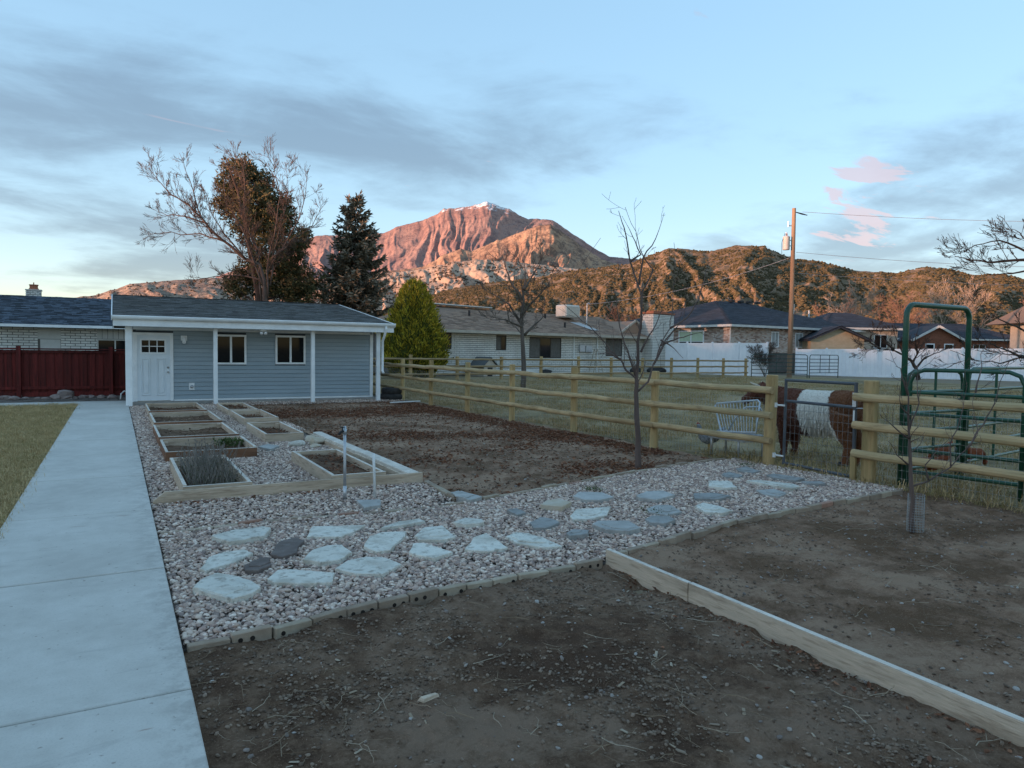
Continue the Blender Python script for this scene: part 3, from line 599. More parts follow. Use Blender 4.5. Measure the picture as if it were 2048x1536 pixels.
m = MB(); m.add([(x, y, z) for x in (-.08, 7.91) for y, z in ((21.98, 2.40), (21.92, 2.40), (21.885, 2.44), (21.875, 2.485), (21.885, 2.505), (21.90, 2.505), (21.90, 2.45), (21.98, 2.42))], [(i, i+1, 9+i, 8+i) for i in range(7)]+[tuple(range(8)), tuple(range(15, 7, -1))]); gt = m.build('gutter', m_white, sh)
m = MB(); m.tube([(7.60, 21.93, 2.40), (7.60, 21.94, 2.30), (7.585, 22.08, 2.06), (7.57, 22.18, 1.95), (7.57, 22.19, .98), (7.58, 22.12, .90)], .042, 8); m.build('downspout', m_white, gt, True)
EZ, RZ, EY, RY, BY = 2.47, 3.43, 21.97, 28.6, 35.2
m = MB()
for x0, x1 in ((-.05, 7.88),):
    m.add([(x0, EY, EZ-.05), (x1, EY, EZ-.05), (x1, RY, RZ-.05), (x0, RY, RZ-.05), (x0, BY, EZ-.05), (x1, BY, EZ-.05), (x0, EY, EZ), (x1, EY, EZ), (x1, RY, RZ), (x0, RY, RZ), (x0, BY, EZ), (x1, BY, EZ)],
          [(0, 3, 2, 1), (3, 4, 5, 2), (6, 7, 8, 9), (9, 8, 11, 10), (0, 1, 7, 6), (4, 10, 11, 5), (0, 6, 9, 3), (3, 9, 10, 4), (1, 2, 8, 7), (2, 5, 11, 8)])
rf = m.build('roof', shg[1], sh)
L = math.hypot(RY-EY, RZ-EZ)
shingles('shingles', shg, rf, (-.06, EY-.02, EZ+.002), (1, 0, 0), (0, RY-EY, RZ-EZ), 7.96, L+.02, seed=3)
m = MB(); 
for i in range(27): m.cur = i % 4; m.bar((-.06+i*.295, RY, RZ+.018+.004*(i % 2)), (-.06+i*.295+.31, RY, RZ+.014+.004*(i % 2)), .26, .012)
m.build('ridge_cap', shg, rf)
for x in (-.09, 7.89):
    m = MB(); m.add([(x, EY, EZ-.10), (x+.025, EY, EZ-.10), (x+.025, EY, EZ+.03), (x, EY, EZ+.03), (x, RY, RZ-.10), (x+.025, RY, RZ-.10), (x+.025, RY, RZ+.03), (x, RY, RZ+.03), (x, BY, EZ-.10), (x+.025, BY, EZ-.10), (x+.025, BY, EZ+.03), (x, BY, EZ+.03)],
          [(0, 1, 2, 3), (0, 3, 7, 4), (1, 5, 6, 2), (3, 2, 6, 7), (0, 4, 5, 1), (4, 7, 11, 8), (5, 9, 10, 6), (7, 6, 10, 11), (4, 8, 9, 5), (8, 11, 10, 9)]); m.build('rake_board', m_white, rf)
    m = MB(); m.add([(x+.05, WY, 2.4), (x+.05, 33.8, 2.4), (x+.05, RY, RZ-.06)], [(0, 1, 2)]) if False else m.prism([(.45 if x < 0 else 7.49, WY+.02), (.53 if x < 0 else 7.53, WY+.02), (.53 if x < 0 else 7.53, 33.8), (.45 if x < 0 else 7.49, 33.8)], 2.38, 2.46); m.build('gable_wall', m_siding, sh)
fl = Bx('flood_light', m_white, sh, 3.78, 3.94, 22.14, 22.24, 2.17, 2.235, .006)
for x in (3.80, 3.92):
    m = MB(); m.T = Matrix.Translation((x, 22.17, 2.13)) @ Matrix.Rotation(rad(115), 4, 'X'); m.lathe([(.018, 0), (.035, .02), (.05, .07), (.05, .075)], 10); m.build('lamp_head', m_white, fl, True)
# ------------------------------------------------------------------ stack of old tyres, pipe end
tt = thing('tyre_stack', 'worn black rubber tyres lying stacked at the right corner of the shed', 'tyres', (8.10, 22.75, 0))
for i, (dx, dy, R_) in enumerate(((0, 0, .40), (.04, .03, .39))):
    prof = [(.22, 0), (.33, -.005), (.385, .03), (.40, .10), (.385, .17), (.33, .205), (.22, .20), (.24, .16), (.24, .04), (.22, 0)]
    m = MB(); m.lathe([(r*R_/.40, z) for r, z in prof], 28, (8.10+dx, 22.75+dy, .0+i*.185)); m.f = [f for f in m.f if len(f) == 4]; m.mi = [0]*len(m.f); m.build('tyre', m_tyre, tt, True)
m = MB(); m.tube([(7.4, 20.96, .03), (7.95, 21.03, .035), (8.46, 21.11, .04)], .022, 8); tag(m.build('plastic_pipe', m_pipe, None, True), 'thin white plastic pipe lying on the soil near the shed corner', 'pipe')
m = MB(); m.tube([(.12, 24.4, .06), (.14, 24.5, .22), (.22, 24.55, .30), (.33, 24.55, .28), (.40, 24.5, .18)], .022, 8); tag(m.build('conduit', m_pipe, None, True), 'short grey conduit curving out of the ground beside the shed door', 'conduit')
# ------------------------------------------------------------------ red board fence
rf_ = thing('board_fence', 'dark red stained board fence left of the shed', 'fence', (-3, 27.05, 0))
x = -9.2; rng = random.Random(5)
while x < .28:
    for dx, dy in ((0, 0), (.112, .024)):
        m = MB(); wd = .14+rng.uniform(-.008, .006); m.cbox(x+dx, min(x+dx+wd, .37), 27.03+dy, 27.048+dy, .09, 1.50+rng.uniform(-.008, .008), .003); m.build('picket', m_redw, rf_)
    x += .222+rng.uniform(-.008, .008)
for x in (-7.6, -5.1, -2.65, -.13): Bx('fence_post', m_redw, rf_, x-.06, x+.06, 26.90, 27.02, -.1, 1.63, .006)
for z0, z1, y0, y1, nm in ((1.52, 1.56, 26.93, 27.13, 'cap_rail'), (1.41, 1.50, 26.985, 27.025, 'rail'), (.25, .34, 26.985, 27.025, 'rail'), (.02, .16, 27.0, 27.026, 'kick_board')):
    for a, b in ((-9.2, -7.665), (-7.535, -5.165), (-5.035, -2.715), (-2.585, -.195), (-.065, .36)): Bx(nm, m_redw, rf_, a, b, y0, y1, z0, z1, .004)
m_rock = M('fieldstone', (.19, .14, .125), (.30, .235, .21), scale=5, c3=(.24, .19, .175), rough=.9, bump=.5, bscale=14)
def rock(name, c, s, mat, parent=None, seed=0, sub=2):
    rng = random.Random(seed); v, f = ico(sub); cuts = [(Vector((rng.gauss(0, 1), rng.gauss(0, 1), rng.gauss(0, .8))).normalized(), rng.uniform(.6, .9)) for _ in range(9)]; vs = []
    for p in v:
        q = p.copy()
        for n_, d_ in cuts:
            e = q.dot(n_)-d_
            if e > 0: q -= n_*e*.9
        q *= 1+rng.uniform(-.03, .03); vs.append((c[0]+q.x*s[0], c[1]+q.y*s[1], c[2]+q.z*s[2]))
    m = MB(); m.add(vs, f); return m.build(name, mat, parent)
rb = thing('rock_border', 'row of small brown fieldstones along the foot of the red fence', 'rocks', (-2.5, 26.2, 0))
rng = random.Random(9)
for i in range(30):
    x = -7.4+i*.25+rng.uniform(-.05, .05); s = rng.uniform(.07, .15); rock('stone', (x, 25.9+rng.uniform(-.12, .3), s*.35), (s*1.3, s, s*.75), m_rock, rb, i)
tag(rock('boulder', (-1.38, 25.95, .10), (.34, .24, .19), m_rock, None, 77, 3), 'rounded reddish boulder in front of the red fence', 'boulder')
tag(Bx('rock_bed', m_gbase, None, -12, .35, 24.27, 27.4, -.06, .012), kind='structure')
# ------------------------------------------------------------------ neighbour's white brick house behind the red fence
m_brick = M('white_painted_brick', (.646, .621, .571), (.820, .795, .745), scale=.9, rough=.75, bump=.3, bscale=18, fine=(.497, .447, .397), fscale=7, famt=.35)
m_mort = M('grey_mortar', (.11, .10, .09), (.16, .15, .135), scale=5, rough=.95)
m_cream = M('cream_board', (.50, .48, .44), (.60, .58, .54), scale=2, rough=.7)
m_fasc = M('offwhite_fascia', (.56, .54, .50), (.66, .64, .60), scale=2, rough=.6)
def brickwork(parent, x0, x1, z0, z1, y, ops=(), T=None, bl=.40, bh=.10, mo=.028, mat=None, dep=.03, name='brickwork', seed=1, mats=None):
    """painted brick courses on a wall facing -Y (local frame T), real bricks with recessed joints"""
    m = MB(); m.T = T; rng = random.Random(seed); z = z0; i = 0
    while z < z1-.02:
        zt = min(z+bh, z1); x = x0-(bl/2 if i % 2 else 0)
        while x < x1:
            a, b = max(x, x0), min(x+bl, x1); x += bl+mo
            if b-a < .03: continue
            segs = [(a, b)]
            for o in ops:
                if zt > o[2]+.01 and z < o[3]-.01: segs = [s for (p, q) in segs for s in ((p, min(q, o[0])), (max(p, o[1]), q)) if s[1]-s[0] > .02]
            for p, q in segs:
                m.cur = rng.randrange(len(mats)) if mats else 0
                e = rng.uniform(0, .012); m.add([(p, y-dep-e, z), (q, y-dep-e, z), (q, y-dep-e, zt), (p, y-dep-e, zt), (p, y, z), (q, y, z), (q, y, zt), (p, y, zt)], [(0, 1, 2, 3), (3, 2, 6, 7), (4, 5, 1, 0), (0, 3, 7, 4), (1, 5, 6, 2)])
        z += bh+mo; i += 1
    return tag(m.build(name, mats or mat or m_brick, parent), kind='stuff')
nh = thing('brick_house', 'white brick house with dark blue grey roof behind the red fence', 'house', (-6, 44, 0))
Bx('wall', m_mort, nh, -14, 4.6, 41.6, 50, 0, 2.75)
w1, w2 = (-3.30, -2.34, 0, 2.74), (-.80, 1.6, 0, 2.74)
brickwork(nh, -9, 4.6, 0.6, 2.72, 41.6, (w1, w2))
Bx('infill_panel', m_cream, nh, -3.3, -2.34, 41.55, 41.6, 1.95, 2.74); Bx('door', m_cream, nh, -3.2, -2.36, 41.57, 41.6, 0, 1.93)
m = MB()
for k in range(10): m.box(-.80+k*.24, -.80+k*.24+.22, 41.56, 41.6, 2.0, 2.74)
m.build('infill_panel', m_cream, nh)
window(nh, -.80, 1.60, .7, 1.98, 41.58, m_cream, m_glass, 2)
m = MB(); m.add([(-15, 40.9, 2.62), (5.2, 40.9, 2.62), (5.2, 47.0, 4.30), (-15, 47.0, 4.30), (-15, 53.1, 2.62), (5.2, 53.1, 2.62)], [(0, 1, 2, 3), (3, 2, 5, 4), (0, 4, 5, 1)]); rf = m.build('roof', shn[0], nh)
shingles('shingles', shn, rf, (-9.5, 40.86, 2.63), (1, 0, 0), (0, 6.1, 1.68), 14.8, 6.35, .17, .36, .016, seed=8)
Bx('gutter', m_white, nh, -15, 5.2, 40.80, 40.88, 2.50, 2.63)
ch = Bx('chimney', m_mort, nh, -4.28, -3.60, 47.6, 48.2, 4.0, 4.66); brickwork(ch, -4.30, -3.58, 4.05, 4.66, 47.6, bl=.2, bh=.07)
m = MB(); m.box(-4.32, -3.56, 47.55, 48.25, 4.66, 4.72); m.build('chimney_cap', m_cream, ch)
m_terra = M('terracotta', (.30, .11, .06), (.42, .17, .10), scale=5, rough=.9)
m = MB(); m.lathe([(.24, 0), (.24, .06), (.2, .08), (.2, .22), (.23, .24), (.23, .28)], 14, (-3.94, 47.9, 4.72)); m.bar((-3.94, 47.9, 5.0), (-3.94, 47.9, 5.12), .05, .05, up=(1, 0, 0)); m.build('chimney_pot', m_terra, ch)
# ------------------------------------------------------------------ raised beds
bl_ = ['raised bed nearest the shed door, in the row beside the path', 'second raised bed from the shed door beside the path', 'third raised bed from the shed door with reddish front board', 'low wide raised bed with red front board and a green sprig', 'pale raised bed full of dead grey lavender stems',
       'small raised bed closest to the shed windows in the inner row', 'small pale raised bed in the middle of the inner row', 'pale raised bed nearest the camera end of the inner row, soil half filled', 'weathered raised bed with chipped sides next to the long timber']
HB = .165
for i, (x0, x1, y0, y1) in enumerate(BEDS):
    b = thing('raised_bed', 'wooden '+bl_[i], 'raised bed', ((x0+x1)/2, (y0+y1)/2, 0), 'raised garden beds'); tk = .04
    mf = m_lumred if i in (0, 1, 2, 3) else m_lum; ms = m_lumred if i in (2, 3) else m_lum
    rng = random.Random(i+40); h = [HB+rng.uniform(-.012, .012) for _ in range(4)]
    parts = ((x0, x1, y0, y0+tk, h[0], mf), (x0, x1, y1-tk, y1, h[1], m_lum), (x0, x0+tk, y0+tk+.001, y1-tk-.001, h[2], ms), (x1-tk, x1, y0+tk+.001, y1-tk-.001, h[3], m_lum))
    for a, c_, d_, e, hh, mt in parts:
        Bx('board', mt, b, a, c_, d_, e, -.03, hh-.004, .004)
        q = Bx('top_edge', m_lumtop, b, a+.001, c_-.001, d_+.001, e-.001, hh-.004, hh, .001)
    for px_ in (x0+tk, x1-tk-.08):
        for py_ in (y0+tk, y1-tk-.08): Bx('corner_block', m_lum, b, px_+.002, px_+.078, py_+.002, py_+.078, 0, HB-.02-rng.random()*.02, .005)
    xs = np.linspace(x0+tk, x1-tk, 24); ys = np.linspace(y0+tk, y1-tk, 36); Xg, Yg = np.meshgrid(xs, ys, indexing='ij')
    grid_obj('soil', Xg, Yg, .045+.05*(i in (5, 8))+.5*relief(Xg*2.5, Yg*2.5)+.02*np.cos((Xg-x0)*5), m_bed, b)
tb = thing('timber_border', 'long timber boards enclosing the raised beds, front and right side', 'border', (1.9, 8.4, 0))
m = MB(); m.add([(.33, 8.38, -.04), (3.40, 8.38, -.04), (3.40, 8.38, .13), (.45, 8.38, .135), (.33, 8.38, .04), (.33, 8.42, -.04), (3.40, 8.42, -.04), (3.40, 8.42, .13), (.45, 8.42, .135), (.33, 8.42, .04)],
      [(0, 1, 2, 3, 4), (9, 8, 7, 6, 5), (3, 2, 7, 8), (4, 3, 8, 9), (1, 6, 7, 2), (0, 4, 9, 5)]); m.build('board', m_lum, tb)
for a, b_, dz in ((8.43, 10.6, 0), (10.61, 13.4, -.012)): 
    Bx('timber', m_lumtop, tb, 3.22, 3.38, a, b_, -.04, .13+dz, .008)
    Bx('inner_board', m_lum, tb, 3.175, 3.215, a, b_, -.04, .10+dz, .005)
# long board by the camera
bd = thing('edging_board', 'long bleached two by six board on edge between the two soil plots', 'board', (3.46, 2.5, 0))
m = MB(); 
for a, b_, dx in ((-1.2, 3.62, .006), (3.624, 4.56, 0)):
    Bx('plank', m_lum, bd, 3.435+dx, 3.475+dx, a, b_, -.06, .108, .004); Bx('top_edge', m_lumtop, bd, 3.436+dx, 3.474+dx, a+.002, b_-.002, .108, .1115, .001)
# ------------------------------------------------------------------ flagstones (pieces of the gravel path)
m_flag = {'w': M('pale_flagstone', (.460, .420, .350), (.680, .650, .570), scale=4, c3=(.600, .580, .510), rough=.85, bump=1.0, bscale=14, rand=.09, fine=(.300, .260, .210), fscale=16, famt=.75),
          'd': M('brown_flagstone', (.115, .09, .08), (.17, .135, .12), scale=5, rough=.85, bump=.6, bscale=12, fine=(.22, .19, .17), fscale=14),
          'b': M('blue_grey_flagstone', (.33, .32, .295), (.43, .42, .395), scale=4, rough=.8, bump=.5, bscale=12, rand=.08, fine=(.18, .17, .16), fscale=12, famt=.4),
          'g': M('grey_flagstone', (.24, .235, .22), (.33, .325, .31), scale=4, rough=.85, bump=.5, bscale=12, rand=.08, fine=(.17, .16, .15), fscale=14, famt=.6),
          't': M('tan_flagstone', (.44, .35, .24), (.52, .46, .38), scale=5, rough=.85, bump=.5, bscale=12)}
def flagstone(name, poly, kind, parent, top=.034, seed=0):
    rng = random.Random(seed); n = len(poly)
    if sum(poly[i][0]*poly[(i+1) % n][1]-poly[(i+1) % n][0]*poly[i][1] for i in range(n)) < 0: poly = poly[::-1]
    pp = []
    for i in range(n):
        a, b = poly[i], poly[(i+1) % n]; pp.append(a); L = math.hypot(b[0]-a[0], b[1]-a[1])
        for k in (1, 2): 
            f_ = k/3+rng.uniform(-.08, .08); pp.append((a[0]+(b[0]-a[0])*f_+rng.uniform(-.06, .06)*L*.5, a[1]+(b[1]-a[1])*f_+rng.uniform(-.06, .06)*L*.5))
    m = MB(); m.prism(pp, -.03, top, .005)
    if rng.random() < .55 and kind != 't':      # a split upper leaf of the stone
        cx, cy = sum(p[0] for p in pp)/len(pp), sum(p[1] for p in pp)/len(pp); k = rng.uniform(.5, .8); ox, oy = rng.uniform(-.05, .05), rng.uniform(-.04, .04)
        m.prism([(cx+ox+(x-cx)*k*rng.uniform(.85, 1.08), cy+oy+(y-cy)*k*rng.uniform(.85, 1.08)) for x, y in pp], top-.004, top+rng.uniform(.005, .010), .003)
    return m.build(name, m_flag[kind], parent)
for i, (poly, kd) in enumerate(FLAG): flagstone('flagstone', poly, kd, gp, .034+.022*random.Random(i).random()+(.02 if kd == 't' else 0), i)
for i, (poly, kd, lab) in enumerate((([(3.377,7.406),(3.521,7.476),(3.591,7.081),(3.388,6.965),(3.336,7.159)], 'b', 'blue grey slab lying at the inner corner of the gravel edging'), ([(2.054,12.288),(2.258,12.543),(2.386,12.237),(2.181,11.871)], 'b', 'flat blue grey stone between the two rows of beds'), ([(2.276,7.506),(2.515,7.432),(2.432,7.161),(2.238,7.107)], 'b', 'dark slate slab at the foot of the white pipe'))):
    tag(flagstone('stone_slab', poly, kd, None, .05, 60+i), lab, 'stone')
for i, (c, s, lab) in enumerate((((2.7, 12.40, .05), (.17, .12, .06), 'pale flat rock in front of the end bed of the inner row'), ((3.06, 12.45, .06), (.16, .12, .08), 'tan rock leaning against the long timber'), ((3.05, 12.9, .05), (.13, .16, .07), 'tan rock wedged behind another rock by the long timber'), ((2.95, 12.1, .03), (.12, .08, .04), 'small tan rock in front of the rocks by the timber'))):
    tag(rock('rock', c, s, m_flag['t'] if i else m_flag['w'], None, 90+i), lab, 'rock')
# ------------------------------------------------------------------ brick edgings
m_eb = [M('tan_edging_brick_%s' % k, a, b, scale=8, rough=.9, bump=.4, bscale=60, rand=.12) for k, a, b in (('a', (.34, .265, .19), (.44, .36, .27)), ('b', (.27, .20, .145), (.36, .28, .21)), ('c', (.30, .16, .11), (.38, .22, .16)))]
m_hole = M('core_hole_dirt', (.02, .015, .012), (.03, .024, .02), rough=1)  # near-black plugs on the brick faces mark the core holes
def edging(label, pts, L=.20, wd=.055, top=.034, seed=1, holes=False, skip=0):
    e = thing('brick_edging', label, 'edging', (pts[0][0], pts[0][1], 0), 'brick edgings of the gravel path'); rng = random.Random(seed)
    P_ = [Vector((x, y, 0)) for x, y in pts]
    for a, b in zip(P_[:-1], P_[1:]):
        n = max(1, int(round((b-a).length/L))); d = (b-a)/n; nn = Vector((-d.y, d.x, 0)).normalized()
        for i in range(n):
            if rng.random() < skip: continue
            p, q = a+d*(i+.02), a+d*(i+.98); o = nn*rng.uniform(-.010, .010); tz = top+rng.uniform(-.014, .010); t2 = tz+rng.uniform(-.007, .007); o2 = o+nn*rng.uniform(-.008, .008)
            m = MB(); m.bar(p+o+Vector((0, 0, tz-.05)), q+o2+Vector((0, 0, t2-.05)), wd, .10, c=.005); br = m.build('brick', rng.choice(m_eb if rng.random() < .2 else m_eb[:2]), e)
            if holes:
                for k in range(3):
                    if rng.random() < .4: continue
                    c = p+(q-p)*(.2+.3*k)+o-nn*(wd/2+.0005); m = MB(); m.T = Matrix.Translation(c+Vector((0, 0, tz-.040))) @ nn.to_track_quat('Z', 'Y').to_matrix().to_4x4(); m.lathe([(.014, -.0025), (.014, .02)], 10); m.build('core_hole', m_hole, br)
    return e
edging('tan brick edging along the near side of the gravel path, by the damp soil', [(.33, 4.29), (.80, 4.32), (1.27, 4.43), (2.61, 4.55), (3.40, 4.56)], .235, holes=True, seed=2)
edging('tan brick edging along the near side of the gravel path, right of the long board', [(3.52, 4.63), (4.4, 4.83), (5.65, 5.08), (7.1, 5.20), (8.50, 5.28)], .235, seed=3, top=.036)
edging('half buried brick edging crossing the gravel in front of the raised beds', [(.33, 7.04), (1.23, 7.11), (2.89, 6.95), (3.35, 7.02)], .24, seed=4, top=.028)
edging('brick edging between the gravel path and the leafy garden soil', [(3.60, 7.08), (5.0, 7.45), (7.07, 7.99), (8.46, 8.15)], .24, seed=5, top=.036)
edging('short broken brick edging joining the timber border to the gravel path', [(3.42, 8.33), (3.40, 7.75), (3.36, 7.25)], .21, seed=6, top=.04, wd=.075)
# ------------------------------------------------------------------ water hydrant pipe, white stake
hp = thing('standpipe', 'thin galvanised standpipe with a small tap, in the gravel', 'standpipe', (2.225, 7.78, 0))
m = MB(); m.tube([(2.225, 7.78, -.05), (2.222, 7.78, .83)], .0165, 10); m.tube([(2.222, 7.78, .74), (2.222, 7.78, .80)], .024, 8); m.build('pipe', m_galv, hp, True)
m = MB(); m.tube([(2.222, 7.78, .775), (2.17, 7.75, .775), (2.145, 7.735, .745)], [.014, .013, .015], 8); m.tube([(2.19, 7.76, .78), (2.19, 7.76, .82)], .007, 6); m.bar((2.165, 7.76, .822), (2.215, 7.76, .822), .012, .01); m.build('tap', m_black, hp, True)
m = MB(); m.tube([(2.225, 7.78, .0), (2.225, 7.78, .16)], .021, 8); m.build('sleeve', m_galv, hp, True)
m = MB(); m.tube([(2.527, 7.64, -.05), (2.518, 7.64, .30), (2.508, 7.642, .525)], .0145, 10); tag(m.build('pvc_stake', m_pipe, None, True), 'short white plastic pipe standing upright in the gravel', 'pipe')
# ------------------------------------------------------------------ post and rail fence with welded wire
def wire_panel(parent, p, q, z0, z1, dv=.0635, dh=.10, r=.0016, name='wire_mesh', mat=None):
    p, q = Vector(p), Vector(q); d = q-p; L = d.length; u = d.normalized(); m = MB()
    k = max(1, int(L/dv)); n = max(1, int((z1-z0)/dh))
    s = Vector((-u.y, u.x, 0))
    def rod(a, b, w):
        ax = (b-a).normalized(); e1 = s*w; e2 = ax.cross(s)*w
        m.add([a+e1, a-e1*.5+e2*.87, a-e1*.5-e2*.87, b+e1, b-e1*.5+e2*.87, b-e1*.5-e2*.87], [(0, 1, 4, 3), (1, 2, 5, 4), (2, 0, 3, 5)])
    rng = random.Random(int(p.y*100+p.x)); 
    for i in range(k+1):
        a = p+u*(L*i/k); j = u*rng.uniform(-.004, .004); rod(a+Vector((0, 0, z0)), a+j+Vector((0, 0, z1)), r)
    for i in range(n+1):
        z = z0+(z1-z0)*i/n; rod(p+Vector((0, 0, z)), q+Vector((0, 0, z+rng.uniform(-.004, .004))), r)
    return tag(m.build(name, mat or m_wire, parent), kind='stuff')
def round_post(parent, x, y, h, r, mat=m_post, lean=(0, 0), n=14, name='fence_post'):
    m = MB(); rng = random.Random(int(x*37+y*91)); zs = [-.15, 0, h*.3, h*.6, h-.012, h]
    m.tube([(x+lean[0]*z, y+lean[1]*z, z) for z in zs], [r*1.02, r*rng.uniform(.98, 1.04), r*rng.uniform(.97, 1.03), r*rng.uniform(.97, 1.02), r, r*.9], n); return m.build(name, mat, parent, False)
def round_rail(parent, a, b, r, mat=m_rail, seed=0, n=10):
    rng = random.Random(seed); a, b = Vector(a), Vector(b); pts = []; rs = []
    for i in range(7):
        t = i/6; w_ = Vector((rng.uniform(-.008, .008), 0, rng.uniform(-.012, .012))) if 0 < i < 6 else Vector((0, 0, 0)); pts.append(a.lerp(b, t)+w_); rs.append(r*rng.uniform(.93, 1.05))
    m = MB(); m.tube(pts, rs, n); return m.build('rail', mat, parent, False)
RZ3 = (.385, .77, 1.15)
fa = thing('rail_fence', 'round post and three rail fence with wire mesh, from the shed to the gate', 'fence', (8.55, 14, 0))
FP = [(8.40, 27.4), (8.40, 25.0), (8.39, 22.5), (8.38, 20.04), (8.39, 17.5), (8.42, 15.05), (8.44, 12.4), (8.52, 9.94), (8.70, 7.50)]
for i, (x, y) in enumerate(FP):
    round_post(fa, x, y, 1.36 if i < 8 else 1.38, .072 if i < 8 else .088, lean=(0, random.Random(i).uniform(-.012, .012)) if i < 8 else (.0, -.02))
for i in range(len(FP)-1):
    (x0, y0), (x1, y1) = FP[i], FP[i+1]
    for k, z in enumerate(RZ3):
        off = -.10; round_rail(fa, (x0+off, y0+.10, z+.01), (x1+off, y1-.12, z), (.052, .052, .056)[k], seed=i*3+k)
    wire_panel(fa, (x0+.02, y0, 0), (x1+.02, y1, 0), .02, 1.02, r=.0016)
fb = thing('rail_fence', 'round post and three rail fence with wire mesh, right of the gate', 'fence', (8.75, 4, 0))
FQ = [(8.76, 5.89), (8.78, 3.35), (8.80, .85)]
for i, (x, y) in enumerate(FQ): round_post(fb, x, y, 1.365, .095 if i == 0 else .075)
Bx('gate_stop', m_post, fb, 8.66, 8.70, 6.02, 6.10, -.05, .36, .004)
for i in range(len(FQ)-1):
    (x0, y0), (x1, y1) = FQ[i], FQ[i+1]
    for k, z in enumerate((.385, .765, 1.14)): round_rail(fb, (x0-.115, y0+(.16 if i == 0 else .1), z), (x1-.115, y1-.12, z+.005), .056, seed=40+i*3+k)
    wire_panel(fb, (x0+.02, y0, 0), (x1+.02, y1, 0), .02, 1.06, r=.0017)
# gate
gt_ = thing('mesh_gate', 'dark grey tube gate with wire mesh lower part', 'gate', (8.74, 6.7, 0))
GX = 8.74; y0, y1 = 7.25, 6.10
for nm, a, b, r in (('hinge_stile', (GX, y0, .05), (GX, y0, 1.33), .022), ('latch_stile', (GX, y1, .02), (GX, y1, 1.33), .024), ('top_rail', (GX, y0, 1.31), (GX, y1, 1.31), .022), ('mid_rail', (GX, y0, 1.0), (GX, y1, .99), .022), ('bottom_rail', (GX, y0, .07), (GX, y1, .04), .020)):
    m = MB(); m.tube([a, b], r, 10); m.build(nm, m_grey, gt_, False)
wire_panel(gt_, (GX, y0-.02, 0), (GX, y1+.02, 0), .07, .99, .075, .105, .0022, mat=M('gate_wire', (.16, .16, .16), (.25, .25, .25), rough=.5, metal=.4))
for z in (.93, .17):
    m = MB(); m.tube([(GX-.02, y0-.01, z), (GX-.03, y0+.08, z), (GX-.04, y0+.15, z)], .014, 8); m.bar((GX-.045, y0+.12, z), (GX-.045, y0+.17, z), .03, .07); m.build('hinge', m_pipe, gt_)
tg = Bx('gate_tag', M('printed_tag', (.55, .52, .50), (.68, .66, .64), scale=60, rough=.5, fine=(.30, .08, .08), fscale=30, famt=.8), gt_, GX-.032, GX-.026, y1-.028, y1+.028, 1.00, 1.19)
Bx('gate_tag', m_pipe, gt_, GX-.032, GX-.026, y1-.012, y1+.012, .74, .95)
m = MB(); m.tube([(GX-.01, y1-.02, .98), (GX-.02, y1-.10, .985), (GX, y1-.2, .99)], .008, 6); m.build('latch_chain', m_galv, gt_)
# far paddock fence
fc = thing('paddock_fence', 'post and rail fence across the back of the paddock by the brick house', 'fence', (25, 37, 0))
PXs = [8.5, 11.4, 14.23, 17.07, 19.94, 22.68, 25.47, 28.03, 30.59, 33.11, 35.53, 37.98, 40.24]
for i, x in enumerate(PXs): round_post(fc, x, 37.0, 1.33+random.Random(i).uniform(-.04, .06), .10, lean=(random.Random(i*3).uniform(-.02, .02), 0), n=10)
for i in range(len(PXs)-1):
    for k, z in enumerate((.30, .74, 1.15)): round_rail(fc, (PXs[i]-.1, 36.88, z+random.Random(i*5+k).uniform(-.02, .02)), (PXs[i+1]+.1, 36.88, z), .055, m_railx, 70+i*3+k, 8)
# tube panels
def tube_panel(name, label, a, b, h, zs, ups, mat, r=.022, loop=True, z0=.12, feet=True, cat='livestock fence', group=None, ur=None):
    """corral panel: outer loop with rounded corners, cross rails and uprights"""
    a, b = Vector((a[0], a[1], 0)), Vector((b[0], b[1], 0)); u = (b-a).normalized(); L = (b-a).length; t = thing(name, label, cat, ((a+b)/2)[:], group)
    cr = .16
    def pt(s, z): return a+u*s+Vector((0, 0, z))
    path = [pt(0, 0), pt(0, h-cr), pt(cr*.3, h-cr*.3), pt(cr, h), pt(L-cr, h), pt(L-cr*.3, h-cr*.3), pt(L, h-cr), pt(L, 0)]
    m = MB(); m.tube(path, r*1.1, 10, True); m.build('frame', mat, t, True)
    for z in zs: m = MB(); m.tube([pt(0, z), pt(L, z)], r, 8, False); m.build('rail', mat, t, True)
    for s in ups: m = MB(); m.tube([pt(L*s, zs[0]), pt(L*s, h)], ur or r*.9, 8, False); m.build('upright', mat, t, True)
    return t
tube_panel('cattle_panel', 'dull green tube cattle gate at the end of the back paddock fence', (40.4, 36.6), (42.9, 33.8), 1.66, (.28, .55, .82, 1.09, 1.36), (.45,), m_pgreen, .026, group='green tube panels at the far fence')
tube_panel('cattle_panel', 'loose green tube cattle panel leaning before the white vinyl fence', (43.0, 33.7), (46.4, 33.9), 1.66, (.38, .62, .86, 1.10, 1.36), (.36, .68), m_pgreen, .026, group='green tube panels at the far fence')
tube_panel('corral_fence', 'green corral panel standing just behind the wooden rails on the right', (8.98, 5.50), (9.26, 4.30), 1.52, (.20, .48, .72, .95, 1.23), (), m_green, .024, group='green corral panels')
tube_panel('corral_fence', 'second green corral panel along the rails, cut by the right picture edge', (9.28, 4.24), (9.6, 2.6), 1.52, (.20, .48, .72, .95, 1.23), (.5,), m_green, .03, group='green corral panels')
tube_panel('corral_fence', 'green corral panel leading back from the tall arch', (10.55, 5.62), (12.95, 5.95), 1.53, (.2, .46, .70, .94, 1.22), (.42,), m_green, .022, group='green corral panels')
